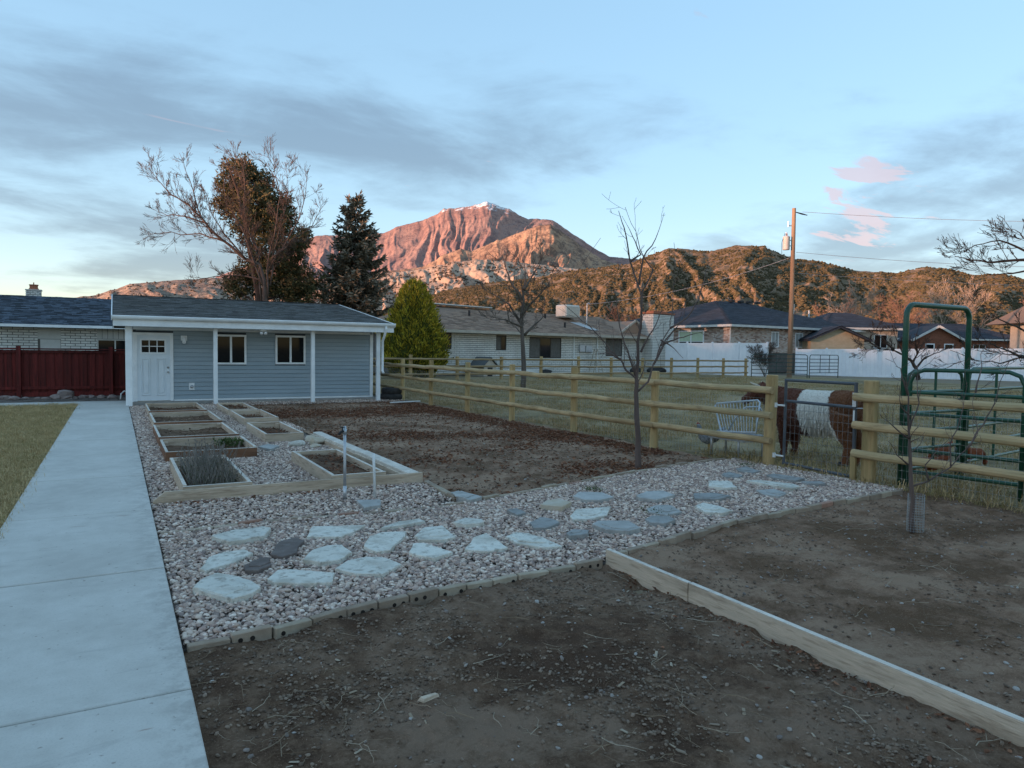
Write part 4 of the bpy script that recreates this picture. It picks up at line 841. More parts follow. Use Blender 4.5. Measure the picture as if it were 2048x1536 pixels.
tube_panel('corral_gate', 'narrow green walk-through gate inside the tall arch', (9.10, 5.62), (10.42, 5.63), 1.50, (.2, .46, .70, .94, 1.22), (.5,), m_green, .02)
ar = thing('corral_arch', 'tall green tubular arch with rounded corners over the corral gate', 'arch', (9.75, 5.6, 0))
def arch(x0, y0, x1, y1, h, c=.16):
    P_ = [Vector((x0, y0, 0)), Vector((x0, y0, h-c))]; d = Vector((x1-x0, y1-y0, 0)).normalized(); up = Vector((0, 0, 1))
    for k in range(1, 5): t = k/5*math.pi/2; P_.append(Vector((x0, y0, h-c))+d*(c*(1-math.cos(t)))+up*(c*math.sin(t)))
    P_.append(Vector((x0, y0, h))+d*c); P_.append(Vector((x1, y1, h))-d*c)
    for k in range(1, 5): t = k/5*math.pi/2; P_.append(Vector((x1, y1, h-c))-d*(c*(1-math.sin(t)))+up*(c*math.cos(t)))
    P_ += [Vector((x1, y1, h-c)), Vector((x1, y1, 0))]; return P_
m = MB(); m.tube(arch(9.00, 5.60, 10.50, 5.62, 2.37), .036, 12); m.build('arch_tube', m_green, ar, True)
for x, y in ((8.99, 5.53), (10.49, 5.70)):
    m = MB(); m.tube([(x, y, 0), (x, y, 1.1)], .026, 8); m.build('hinge_tube', m_green, ar, True)
    for z in (.35, .9): m = MB(); m.tube([(x, y, z-.05), (x, y, z+.05)], .036, 8); m.build('collar', m_green, ar, True)
# galvanised feeder
fd = thing('hay_feeder', 'galvanised slanted hay rack feeder beside the gate post', 'feeder', (9.0, 8.4, 0))
TL, TR, BR, BLc = Vector((9.22, 9.16, .81)), Vector((9.22, 8.15, .94)), Vector((8.86, 7.90, .45)), Vector((8.86, 8.64, .38))
m = MB(); m.tube([BLc, TL+(BLc-TL)*.08, TL+(TR-TL)*.05, TR+(TL-TR)*.05, TR+(BR-TR)*.08, BR, BLc], .016, 8, False); m.build('rack_frame', m_galv, fd, True)
for i in range(1, 14):
    a = TL.lerp(TR, i/14); b = BLc.lerp(BR, i/14+.03 if i < 13 else 1); m = MB(); m.tube([a, b], .0055, 6); m.build('slat', m_galv, fd)
m = MB(); m.tube([(8.87, 8.50, .40), (8.92, 8.40, .62), (9.0, 8.25, .82), (9.15, 8.1, .84), (9.2, 8.05, .7)], .013, 8); m.build('brace', m_galv, fd, True)
for x, y in ((8.80, 8.79), (8.80, 8.19), (9.25, 8.9), (9.25, 8.1)):
    m = MB(); m.tube([(x, y, -.02), (x, y, .37)], .020, 8); m.build('leg', m_galv, fd, True)
m = MB(); tr = [(8.78, 8.85), (8.78, 7.68), (9.26, 7.68), (9.26, 8.85)]
m.box(8.78, 9.26, 8.06, 8.85, .27, .29); m.box(8.78, 8.80, 8.06, 8.85, .29, .37); m.box(9.24, 9.26, 8.06, 8.85, .29, .37); m.box(8.80, 9.24, 8.83, 8.85, .29, .37); m.box(8.80, 9.24, 8.06, 8.08, .29, .37); m.build('trough', m_galv, fd)
# ------------------------------------------------------------------ cow
def loft(m, rings, n=16):
    """rings: centre, forward axis implied along the list, half height (z) and half width"""
    vs = []; fs = []
    for (x, y, z, rz, rx) in rings:
        for k in range(n): t = 2*math.pi*k/n; vs.append((x+rx*math.cos(t), y, z+rz*math.sin(t)))
    for i in range(len(rings)-1):
        for k in range(n): fs.append((i*n+k, i*n+(k+1) % n, (i+1)*n+(k+1) % n, (i+1)*n+k))
    fs.append(tuple(range(n))[::-1]); fs.append(tuple((len(rings)-1)*n+k for k in range(n))); m.add(vs, fs)
def remesh(o, vox, it=6, disp=0, ds=.05):
    md = o.modifiers.new('skin', 'REMESH'); md.mode = 'VOXEL'; md.voxel_size = vox; md.use_smooth_shade = True
    s = o.modifiers.new('smooth', 'SMOOTH'); s.iterations = it; s.factor = .5
    if disp:
        tx = bpy.data.textures.new('coat', 'CLOUDS'); tx.noise_scale = ds; dm = o.modifiers.new('coat', 'DISPLACE'); dm.texture = tx; dm.strength = disp; dm.mid_level = .5
m_cow = bpy.data.materials.new('belted_cow_coat'); m_cow.use_nodes = True; t = NT(m_cow.node_tree); t.n.clear(); tc = t.new('ShaderNodeTexCoord'); sp = t.new('ShaderNodeSeparateXYZ', _0=tc.outputs['Object'])
mpc = t.new('ShaderNodeMapping', Vector=tc.outputs['Object'], Scale=(1, 1, .35)); nz = t.noise(tc.outputs['Object'], 7, 4, .6); nf_ = t.noise(mpc.outputs[0], 45, 4, .7)
yy_ = t.math('SUBTRACT', sp.outputs[1], t.math('MULTIPLY', t.math('SUBTRACT', sp.outputs[2], 1.1), .20))
yy_ = t.math('ADD', yy_, t.math('ADD', t.math('MULTIPLY', t.math('SUBTRACT', nz, .5), .10), t.math('MULTIPLY', t.math('SUBTRACT', nf_, .5), .05)))
yl_ = t.math('SUBTRACT', yy_, t.math('MULTIPLY', t.math('SUBTRACT', sp.outputs[2], 1.1), .12))
belt = t.math('MULTIPLY', t.sstep(yl_, 7.03, 7.06), t.sstep(yy_, 7.60, 7.57)); belt = t.math('MULTIPLY', belt, t.sstep(sp.outputs[2], .30, .34))
brown = t.mix(t.sstep(sp.outputs[1], 7.4, 6.8), t.mix(nf_, (.060, .018, .010), (.16, .052, .027)), t.mix(nf_, (.10, .034, .015), (.25, .105, .045)))
white = t.mix(nf_, (.66, .60, .51), (.86, .82, .74)); col = t.mix(belt, brown, white)
b = t.new('ShaderNodeBsdfPrincipled', Roughness=.85); t.set(b.inputs['Base Color'], col); b.inputs['Specular IOR Level'].default_value = .15; b.inputs['Sheen Weight'].default_value = .15
bp = t.new('ShaderNodeBump', Strength=.9, Distance=.02, Height=nf_); t.set(b.inputs['Normal'], bp.outputs[0]); t.new('ShaderNodeOutputMaterial', Surface=b.outputs[0])
CX_ = 9.55
CW_OFF = (.30, .17, 0)
cw = thing('cow', 'small shaggy brown cow with a wide white belt, standing behind the grey gate', 'cow', (0, 0, 0))
m = MB()
loft(m, [(CX_, 6.60, .95, .07, .07), (CX_, 6.64, .93, .17, .15), (CX_, 6.74, .89, .255, .215), (CX_, 6.92, .845, .305, .255), (CX_, 7.15, .80, .325, .285), (CX_, 7.4, .785, .335, .305), (CX_, 7.65, .79, .335, .29), (CX_, 7.85, .81, .325, .245), (CX_, 8.02, .84, .275, .195), (CX_, 8.14, .88, .18, .13)], 20)
loft(m, [(CX_, 7.88, .93, .19, .15), (CX_, 8.10, .95, .20, .135), (CX_, 8.28, 1.0, .165, .115), (CX_-.02, 8.42, 1.03, .135, .10)], 16)
m.tube([(CX_-.02, 8.36, 1.07), (CX_-.05, 8.48, 1.06), (CX_-.09, 8.60, .98), (CX_-.125, 8.70, .91), (CX_-.15, 8.765, .865)], [.11, .125, .105, .085, .070], 14)
m.tube([(CX_-.03, 8.40, 1.10), (CX_-.04, 8.46, 1.165), (CX_-.06, 8.54, 1.10)], [.05, .06, .045], 10)      # shaggy poll
for s in (-1, 1):
    fx = CX_+s*.135
    m.tube([(fx, 7.90, .74), (fx, 7.91, .55), (fx, 7.90, .36), (fx, 7.905, .28), (fx, 7.89, .11), (fx, 7.90, .05), (fx, 7.92, .0)], [.135, .115, .080, .072, .050, .058, .068], 12)
    hx = CX_+s*.14
    m.tube([(hx, 6.80, .82), (hx, 6.86, .62), (hx, 6.83, .48), (hx, 6.70, .34), (hx, 6.71, .26), (hx, 6.75, .10), (hx, 6.76, .05), (hx, 6.79, 0)], [.20, .165, .115, .072, .058, .050, .058, .066], 12)
    m.tube([(CX_-.03+s*.09, 8.40, 1.10), (CX_-.02+s*.19, 8.36, 1.09), (CX_-.02+s*.27, 8.33, 1.05)], [.035, .05, .02], 8)   # ears
m.tube([(CX_, 6.95, .52), (CX_, 7.05, .48), (CX_, 7.28, .475)], [.05, .045, .05], 10)
cb = m.build('body', m_cow, cw, True, org=(0, 0, 0)); remesh(cb, .014, 5, .045, .03)
hr = MB(); rng = random.Random(31); TR = [(6.64, .93, .17, .15), (6.74, .89, .255, .215), (6.92, .845, .305, .255), (7.15, .80, .325, .285), (7.4, .785, .335, .305), (7.65, .79, .335, .29), (7.85, .81, .325, .245), (8.02, .84, .275, .195)]; TY = [q[0] for q in TR]
def hair(p, nrm, L):
    d = (nrm*rng.uniform(.12, .45)+Vector((rng.gauss(0, .18), -.25+rng.gauss(0, .25), -1))).normalized(); s = d.cross(nrm).normalized()*rng.uniform(.004, .009); p = p+nrm*.004; q = p+d*L*.55+nrm*.006; hr.add([p-s, p+s, q+s*.8, q-s*.8, p+d*L], [(0, 1, 2, 3), (3, 2, 4)])
for i in range(9000):
    y_ = rng.uniform(6.66, 8.0); a = rng.uniform(0, 6.283); zc_, rz_, rx_ = (np.interp(y_, TY, [q[k] for q in TR]) for k in (1, 2, 3)); nn_ = Vector((math.cos(a)/rx_, 0, math.sin(a)/rz_)).normalized(); hair(Vector((CX_+rx_*math.cos(a), y_, zc_+rz_*math.sin(a))), nn_, rng.uniform(.03, .085)*(1.5 if a > 3.3 else 1))
for i in range(1500):
    f = rng.random(); c_ = Vector((CX_, 8.0, .95)).lerp(Vector((CX_-.06, 8.52, 1.06)), f); r_c = .19-.07*f; a = rng.uniform(0, 6.283); nn_ = Vector((math.cos(a)*.7, 0, math.sin(a))).normalized(); hair(c_+Vector((math.cos(a)*r_c*.7, 0, math.sin(a)*r_c)), nn_, rng.uniform(.05, .11))
for s in (-1, 1):
    for i in range(900):
        f = rng.random(); fr_ = rng.random() < .5; y_, z_, r_c = (7.90, .74-.5*f, .13-.06*f) if fr_ else (6.82-.1*f, .80-.45*f, .19-.12*f); a = rng.uniform(0, 6.283); nn_ = Vector((math.cos(a), math.sin(a), 0)); hair(Vector((CX_+s*.137, y_, z_))+nn_*r_c, nn_, rng.uniform(.03, .07))
tag(hr.build('coat_hair', m_cow, cw, False, org=(0, 0, 0)), kind='stuff')
for s in (-1, 1):
    m = MB(); m.tube([(CX_-.04+s*.07, 8.45, 1.13), (CX_-.05+s*.11, 8.49, 1.155), (CX_-.06+s*.135, 8.55, 1.18), (CX_-.06+s*.14, 8.60, 1.21)], [.022, .018, .012, .004], 8); m.build('horn', M('horn', (.45, .38, .28), (.6, .54, .44), rough=.5), cw, True)
    m = MB(); m.add([(CX_-.09+s*.093+v_.x*.012, 8.58+v_.y*.018, 1.03+v_.z*.014) for v_ in ico(1)[0]], ico(1)[1]); m.build('eye', m_black, cw, True)
    for y_ in (7.915, 6.785):
        m = MB(); hx = CX_+s*(.135 if y_ > 7 else .14); m.lathe([(.073, 0), (.068, .03), (.058, .06)], 12, (hx, y_, 0)); m.build('hoof', m_black, cw, True)
m = MB(); m.tube([(CX_, 6.63, 1.07), (CX_+.01, 6.55, 1.02), (CX_+.01, 6.525, .8), (CX_, 6.535, .58), (CX_, 6.54, .40), (CX_, 6.54, .28)], [.035, .03, .022, .03, .05, .015], 8); m.build('tail', m_cow, cw, True, org=(0, 0, 0))
m = MB(); m.tube([(CX_-.135, 8.735, .875), (CX_-.16, 8.79, .85)], [.072, .055], 12); m.build('muzzle', M('muzzle', (.08, .04, .035), (.16, .09, .08), rough=.5), cw, True)
cw.location = CW_OFF
# ------------------------------------------------------------------ hens
def hen(label, x, y, az, mat, s=1.0, peck=False):
    t_ = thing('hen', label, 'hen', (0, 0, 0), 'hens in the paddock'); m = MB()
    loft(m, [(0, -.17, .235, .03, .025), (0, -.12, .225, .075, .06), (0, -.04, .205, .095, .085), (0, .05, .20, .092, .085), (0, .12, .215, .07, .06), (0, .155, .235, .04, .035)], 12)
    m.tube([(0, -.10, .24), (0, -.18, .31), (0, -.23, .37)], [.06, .05, .015], 8)
    hz = (.05, .14) if peck else (.36, .20)
    if peck: m.tube([(0, .10, .23), (0, .18, .20), (0, .215, .12), (0, .22, .08)], [.055, .04, .03, .026], 8); hc = Vector((0, .225, .07))
    else: m.tube([(0, .10, .23), (0, .145, .31), (0, .155, .37)], [.06, .042, .034], 8); hc = Vector((0, .165, .385))
    m.add([hc+v_*.033 for v_ in ico(1)[0]], ico(1)[1])
    bd_ = m.build('body', mat, t_, True, org=(0, 0, 0)); remesh(bd_, .010, 4, .012, .02)
    dr = Vector((0, .3, -1)).normalized() if peck else Vector((0, 1, -.1)).normalized()
    m = MB(); m.tube([hc+dr*.02, hc+dr*.055], [.011, .002], 6); m.build('beak', M('beak', (.35, .25, .1), (.45, .33, .15)), t_)
    m = MB(); up = Vector((0, .2, 1)) if not peck else Vector((0, 1, .4)); m.tube([hc+up*.025+Vector((0, -.02, 0)), hc+up*.045, hc+up*.03+dr*.02], [.008, .012, .006], 6); m.build('comb', M('comb', (.35, .02, .015), (.5, .05, .04)), t_)
    for q in (-.035, .035): m = MB(); m.tube([(q, .0, .13), (q, .0, .02), (q, .03, .006), (q, .055, .004)], [.012, .009, .007, .004], 6); m.build('leg', M('hen_leg', (.4, .28, .1), (.5, .36, .15)), t_)
    t_.location = (x, y, 0); t_.rotation_euler = (0, 0, az); t_.scale = (s, s, s); return t_
m_hb = M('red_hen_feathers', (.14, .035, .015), (.28, .08, .03), scale=22, rough=.8, bump=.5, bscale=60)
m_hg = M('barred_hen_feathers', (.13, .14, .15), (.38, .40, .42), scale=34, rough=.8, bump=.5, bscale=60)
hen('grey barred hen behind the fence beside the hay feeder', 8.95, 9.0, rad(60), m_hg, 1.15)
hen('reddish hen pecking behind the small bare tree and green panels', 9.9, 5.72, rad(40), m_hb, 1.0, True)
hen('reddish hen behind the green corral panel, left of two side by side', 11.4, 6.45, rad(75), m_hb, .95, True)
hen('reddish hen behind the green corral panel, right of two side by side', 11.4, 5.95, rad(-100), m_hb, 1.05, True)
# ------------------------------------------------------------------ utility pole and wires
m_pole = M('weathered_pole_wood', (.19, .125, .08), (.30, .21, .14), scale=3, rough=.85, bump=.4, bscale=20, stretch=(1, 1, .08), fine=(.12, .07, .04), fscale=12, famt=.5)
PB = Vector((43.1, 35.5, 0)); up_ = thing('utility_pole', 'tall weathered wooden utility pole with a grey transformer can', 'utility pole', PB[:])
m = MB(); m.tube([PB+Vector((0, 0, -.2)), PB+Vector((.0, 0, 6)), PB+Vector((-.05, .0, 12.25))], [.185, .165, .135], 14); m.build('pole', m_pole, up_)
tb_ = PB+Vector((-.50, .22, 9.25)); m = MB(); m.lathe([(.06, -.02), (.235, 0), (.25, .04), (.25, .86), (.26, .88), (.26, .93), (.15, 1.0), (.05, 1.02)], 18, tb_); m_tr = M('transformer_grey', (.42, .42, .41), (.52, .52, .50), scale=3, rough=.5); trf = m.build('transformer', m_tr, up_, True)
for a in (.10, -.10):
    m = MB(); m.lathe([(.045, 0), (.03, .03), (.05, .06), (.03, .10), (.05, .14), (.03, .18), (.02, .28)], 10, tb_+Vector((a, a*.4, .98))); m.build('bushing', m_terra if a > 0 else m_galv, trf)
m = MB(); m.bar(tb_+Vector((.2, -.06, .3)), PB+Vector((-.1, .05, 9.55)), .10, .06); m.bar(tb_+Vector((.2, -.06, .7)), PB+Vector((-.1, .05, 9.95)), .10, .06); m.build('bracket', m_galv, up_)
m = MB(); m.bar(PB+Vector((-.42, .18, 11.0)), PB+Vector((.05, 0, 11.0)), .07, .07); m.tube([PB+Vector((-.40, .17, 10.9)), PB+Vector((-.40, .17, 11.3))], .045, 8); m.build('cutout_arm', m_galv, up_)
m = MB(); m.tube([PB+Vector((.05, 0, 12.0)), PB+Vector((.55, -.2, 11.88)), PB+Vector((.95, -.35, 11.8))], [.03, .06, .03], 8); m.build('insulator', m_black, up_)
def wire(label, a, b, sag, r=.018, parent=None):
    a, b = Vector(a), Vector(b); m = MB(); m.tube([a.lerp(b, t/16)-Vector((0, 0, sag*4*(t/16)*(1-t/16))) for t in range(17)], r*.65, 4, False)
    tag(m.build('overhead_wire', m_wirem, None, False), label, 'wire', 'overhead wires from the pole')
_W = .65
m_wirem = M('aluminium_wire', (.26, .26, .27), (.34, .34, .35), rough=.6, metal=.3)
m_wirel = m_wirem
wire('overhead wire leaving the very top of the pole to the right', (43.6, 35.2, 12.0), (88, 8, 13.4), 1.2, .022)
wire('overhead wire leaving the pole below the transformer to the right', (43.3, 35.4, 9.1), (88, 16, 10.0), 1.0, .022)
wire('lowest thin overhead wire running right behind the bare trees', (43.3, 35.5, 7.6), (92, 20, 8.4), .6, .018)
wire('thick overhead wire sagging from the pole down to the white brick house', (42.9, 35.6, 8.7), (33.4, 47.6, 5.5), .55, .030)
m = MB(); m.tube([tb_+Vector((-.1, .04, 1.2)), tb_+Vector((-.35, .1, .5)), tb_+Vector((-.3, .1, -.6)), tb_+Vector((.15, 0, -.9)), PB+Vector((-.12, .05, 8.9))], .016, 5, False); m.build('drop_wire', m_black, up_)
# ------------------------------------------------------------------ white vinyl fences
def vinyl(label, a, b, za, zb, base, n):
    a, b = Vector((a[0], a[1], 0)), Vector((b[0], b[1], 0)); f = thing('vinyl_fence', label, 'fence', ((a+b)/2)[:], 'white vinyl privacy fences'); d = (b-a)/n
    for i in range(n+1):
        p = a+d*i; z = za+(zb-za)*i/n; m = MB(); m.bar(p+Vector((0, 0, -.1)), p+Vector((0, 0, z+.05)), .13, .13, up=(0, 1, 0)); m.build('post', m_vinyl, f)
        m = MB(); m.bar(p+Vector((0, 0, z+.05)), p+Vector((0, 0, z+.08)), .16, .16, up=(0, 1, 0)); m.bar(p+Vector((0, 0, z+.08)), p+Vector((0, 0, z+.12)), .09, .09, up=(0, 1, 0)); m.build('post_cap', m_vinyl, f)
        if i < n:
            q = p+d; z2 = za+(zb-za)*(i+1)/n; u = d.normalized()*.065
            m = MB(); m.bar(p+u+Vector((0, 0, z-.05)), q-u+Vector((0, 0, z2-.05)), .045, .14); m.build('top_rail', m_vinyl, f)
            m = MB(); m.bar(p+u+Vector((0, 0, base+.10)), q-u+Vector((0, 0, base+.10)), .045, .16); m.build('bottom_rail', m_vinyl, f)
            k = 8; e = (q-p-u*2)/k
            for j in range(k):
                s0 = p+u+e*j; s1 = p+u+e*(j+.975); zt = z+(z2-z)*j/k-.12; vs_ = []
                m = MB(); m.add([s0+Vector((0, 0, base+.18)), s1+Vector((0, 0, base+.18)), s1+Vector((0, 0, zt)), s0+Vector((0, 0, zt))], [(0, 1, 2, 3)])
                nrm = Vector((-e.y, e.x, 0)).normalized()*.02; m.add([x_+nrm for x_ in (s0+Vector((0, 0, base+.18)), s1+Vector((0, 0, base+.18)), s1+Vector((0, 0, zt)), s0+Vector((0, 0, zt)))], [(3, 2, 1, 0)]); m.build('vinyl_plank', m_vinyl, f)
    return f
vinyl('white vinyl privacy fence right of the utility pole, behind the paddock', (50.6, 41.0), (61.0, 19.5), 2.10, 2.42, -.1, 10)
vinyl('higher white vinyl fence between the brick chimney and the utility pole', (40.6, 46.4), (42.9, 37.4), 2.48, 2.48, -.1, 4)
# ------------------------------------------------------------------ white brick ranch house (local frame: wall along +X, facing -Y)
wh = thing('ranch_house', 'long white brick ranch house with brown shingle roof beyond the paddock', 'house', (0, 0, 0))
m_bronze = M('bronze_frame', (.035, .028, .022), (.055, .045, .035), rough=.5)
m_soff = M('tan_fascia', (.42, .36, .29), (.52, .45, .37), scale=2, rough=.7)
Bx('wall', m_mort, wh, -1.3, 21.5, 0, 10, 0, 2.95)
wins = [(-1.2, 1.27, 1.70, 2.75, 1), (5.11, 6.06, 1.68, 2.70, 1), (8.27, 11.58, 1.15, 2.66, 2), (16.7, 18.8, 1.32, 2.72, 0)]
brickwork(wh, -1.3, 21.5, .05, 2.9, 0, [(a, b, c, d) for a, b, c, d, k in wins], bl=.40, bh=.098, mo=.032, seed=21)
for a, b, c, d, k in wins:
    f = window(wh, a, b, c, d, .03, m_bronze, m_glass, k, fw=.07); Bx('sill', m_brick, f, a-.1, b+.1, -.10, -.03, c-.08, c-.002)
    Bx('header_panel', m_soff, wh, a, b, -.04, 0.0, d+.005, 2.9)
Bx('blind', m_curt, wh, 8.9, 10.9, .10, .12, 1.2, 1.9)
m = MB(); m.add([(-1.9, -.75, 2.93), (21.9, -.75, 2.93), (21.9, 5.3, 4.72), (3.0, 5.3, 4.86), (-1.9, 11, 2.93), (21.9, 11, 2.93), (-1.9, -.75, 2.85), (21.9, -.75, 2.85), (21.9, 11, 2.85), (-1.9, 11, 2.85)], [(0, 1, 2, 3), (3, 2, 5, 4), (0, 6, 7, 1), (6, 9, 8, 7), (1, 7, 8, 5, 2), (0, 3, 4, 9, 6)]); rw = m.build('roof', shb[1], wh)
shingles('shingles', shb, rw, (-1.9, -.78, 2.945), (1, 0, 0), (0, 6.06, 1.86), 23.8, 6.28, .20, .5, .02, seed=12, clip=lambda t: (4.9*t, 23.8))
Bx('fascia', m_soff, wh, -1.9, 21.9, -.82, -.76, 2.78, 2.96)
m = MB(); m.bar((2.6, 5.25, 4.98), (8.9, 5.25, 4.93), 1.0, .06); m.build('ridge_flashing', M('bright_sheet_metal', (.5, .52, .55), (.62, .64, .67), scale=3, rough=.35, metal=.6), rw)
for x, y, z in ((5.2, 3.0, 4.08), (13.5, 3.6, 4.25), (13.04, 1.0, 3.47)): m = MB(); m.tube([(x, y, z-.1), (x, y, z+.42)], .08, 10); m.build('vent_pipe', m_black, rw)
ck = Bx('swamp_cooler', M('cooler_offwhite', (.62, .56, .48), (.72, .66, .58), scale=2, rough=.6, fine=(.40, .28, .20), fscale=4, famt=.4), wh, 15.15, 16.95, 2.9, 4.1, 4.42, 5.45, .10)
for k in range(7): Bx('louvre', m_soff, ck, 15.35, 16.75, 2.885, 2.90, 4.58+k*.11, 4.62+k*.11)
m = MB(); m.add([(15.4, 2.7, 3.99), (16.6, 2.7, 3.99), (16.4, .4, 3.32), (15.5, .3, 3.30)], [(0, 1, 2, 3)]); m.v = [(x, y, z+.05) for x, y, z in m.v]; m.build('lime_streak', M('limescale', (.55, .54, .52), (.42, .38, .36), scale=3, rough=.9), rw)
m = MB(); m.tube([(16.7, 2.0, 3.6), (16.7, 2.0, 5.55), (16.85, 1.95, 5.62), (16.95, 1.9, 5.5)], .045, 8); m.build('service_mast', m_galv, wh)
m = MB(); m.add([(18.9, .2, 3.25), (22.5, .2, 3.25), (20.7, .2, 4.25), (18.9, 4.5, 4.2), (22.5, 4.5, 4.2), (20.7, 4.5, 4.3)], [(0, 1, 2), (0, 2, 5, 3), (1, 4, 5, 2)]); gv = m.build('cross_gable', shb[2], wh)
m = MB(); m.bar((18.7, .12, 3.22), (20.7, .12, 4.30), .12, .16); m.bar((20.7, .12, 4.30), (22.7, .12, 3.22), .12, .16); m.build('rake_trim', m_soff, gv)
for x0, x1, z0, z1 in ((13.5, 14.1, 1.65, 2.2), (14.2, 14.9, 1.62, 2.15)): Bx('meter_box', m_galv, wh, x0, x1, -.2, -.045, z0, z1, .02)
for x in (12.9, 15.6): m = MB(); m.tube([(x, -.10, 2.85), (x, -.10, .1)], .05, 6); m.build('downpipe', m_white, wh)
ch = Bx('chimney', m_mort, wh, 21.55, 24.45, -1.0, .2, 0, 4.9); brickwork(ch, 21.53, 24.47, .05, 4.85, -1.0, bl=.40, bh=.098, mo=.032, seed=31)
m = MB(); m.T = Matrix.Translation((21.55, -1.0, 0)) @ Matrix.Rotation(rad(-90), 4, 'Z'); 
T_ = m.T; brickwork(ch, -1.2, 0, .05, 4.85, 0, T=T_, bl=.40, bh=.098, mo=.032, seed=32)
m = MB(); m.box(21.45, 24.55, -1.1, .3, 4.9, 5.02); m.box(22.0, 24.0, -.7, 0, 5.02, 5.16); m.build('chimney_cap', m_terra, ch)
Bx('planter_ledge', m_brick, wh, 3.2, 8.2, -1.4, -.9, 0, .35)
wh.location = (17.7, 41.7, 0); wh.rotation_euler = (0, 0, rad(13.6))
# small things by the house wall
dk = thing('dog_house', 'small grey dog house with peaked roof against the white brick house', 'dog house', (0, 0, 0)); m = MB(); m.box(-.5, .5, -.4, .4, 0, .6); m.add([(-.5, -.4, .6), (.5, -.4, .6), (0, -.4, 1.0), (-.5, .4, .6), (.5, .4, .6), (0, .4, 1.0)], [(0, 1, 2), (5, 4, 3)]); m.build('wall', m_soff, dk)
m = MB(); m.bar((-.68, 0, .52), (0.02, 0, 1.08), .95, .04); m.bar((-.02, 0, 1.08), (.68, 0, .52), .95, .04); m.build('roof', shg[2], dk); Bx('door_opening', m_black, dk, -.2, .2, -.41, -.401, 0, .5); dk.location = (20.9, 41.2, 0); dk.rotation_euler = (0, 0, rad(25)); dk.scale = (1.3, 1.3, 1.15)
sl = thing('step_ladder', 'old step ladder leaning at the white brick wall near the meter boxes', 'ladder', (32.3, 44.3, 0))
for dx in (-.22, .22): m = MB(); m.bar((32.3+dx, 43.9, 0), (32.3+dx*.6, 44.6, 1.9), .06, .04); m.build('rail', m_soff, sl); m = MB(); m.bar((32.3+dx, 45.2, 0), (32.3+dx*.6, 44.62, 1.9), .05, .03); m.build('rail', m_soff, sl)
for k in range(5): m = MB(); z = .3+k*.35; m.bar((32.3-.22+.045*k*.9, 43.9+.7*z/1.9, z), (32.3+.22-.045*k*.9, 43.9+.7*z/1.9, z), .08, .03); m.build('step', m_soff, sl)
for i, (x, y, s, lab) in enumerate(((26.8, 43.3, .5, 'dark tarp covered heap below the large window of the white brick house'), (36.6, 45.0, .6, 'dark heap of yard waste below the right window of the brick house'), (39.0, 45.4, .7, 'dark heap of yard waste at the foot of the brick chimney'))):
    tag(rock('yard_heap', (x, y, .12), (s*1.5, s*.7, s*.55), m_tyre, None, 120+i, 3), lab, 'heap')
# ------------------------------------------------------------------ far houses
m_pink = [M('mixed_brick_%s' % k, a, tuple(min(1, c*1.2) for c in a), scale=6, rough=.85, bump=.2) for k, a in (('a', (.50, .36, .29)), ('b', (.56, .45, .38)), ('c', (.30, .20, .16)), ('d', (.46, .34, .28)), ('e', (.58, .50, .44)))]
def hip_roof(parent, x0, x1, y0, y1, ze, zr, inset, mats, ov=.7, name='roof', ridge_axis='x'):
    x0 -= ov; x1 += ov; y0 -= ov; y1 += ov; yc = (y0+y1)/2
    A_ = [(x0, y0, ze), (x1, y0, ze), (x1, y1, ze), (x0, y1, ze), (x0+inset, yc, zr), (x1-inset, yc, zr)]
    m = MB(); m.add(A_, [(0, 1, 5, 4), (1, 2, 5), (2, 3, 4, 5), (3, 0, 4), (3, 2, 1, 0)]); r = m.build(name, mats[1], parent)
    o, u = Vector(A_[0]), Vector((1, 0, 0)); L_ = Vector((0, yc-y0, zr-ze)); W = x1-x0
    shingles('shingles', mats, r, o+Vector((0, 0, .01)), u, L_, W, L_.length, .25, .7, .022, clip=lambda t: (inset*t, W-inset*t), seed=5)
    L2 = Vector((inset, 0, zr-ze)); W2 = y1-y0
    shingles('shingles', mats, r, Vector(A_[3])+Vector((0, 0, .01)), (0, -1, 0), L2, W2, L2.length, .25, .7, .022, clip=lambda t: (W2/2*t, W2-W2/2*t), seed=6)
    m = MB(); z = ze-.1
    for p, q in ((A_[0], A_[1]), (A_[3], A_[0])): m.bar((p[0], p[1], z), (q[0], q[1], z), .10, .2)
    m.build('gutter', m_fasc, parent); return r
dh = thing('hip_roof_house', 'mixed pink brick house with black hip roof behind the vinyl fence', 'house', (0, 0, 0))
Bx('wall', m_mort, dh, 0, 19, 0, 16, 0, 4.1)
f1 = [(5.6, 6.7, 2.3, 3.75), (9.1, 10.3, 2.3, 3.7)]
brickwork(dh, 0, 19, 1.8, 4.05, 0, f1, bl=.30, bh=.085, mo=.016, mats=m_pink, seed=41)
T_ = Matrix.Rotation(rad(-90), 4, 'Z'); f2 = [(-11.2, -9.4, 2.1, 3.7), (-6.0, -2.9, 1.9, 3.75)]
brickwork(dh, -15, 0, 1.8, 4.05, 0, f2, T=T_, bl=.30, bh=.085, mo=.016, mats=m_pink, seed=42)
for a, b, c, d in f1: window(dh, a, b, c, d, 0, m_white, m_curt, 1, fw=.10)
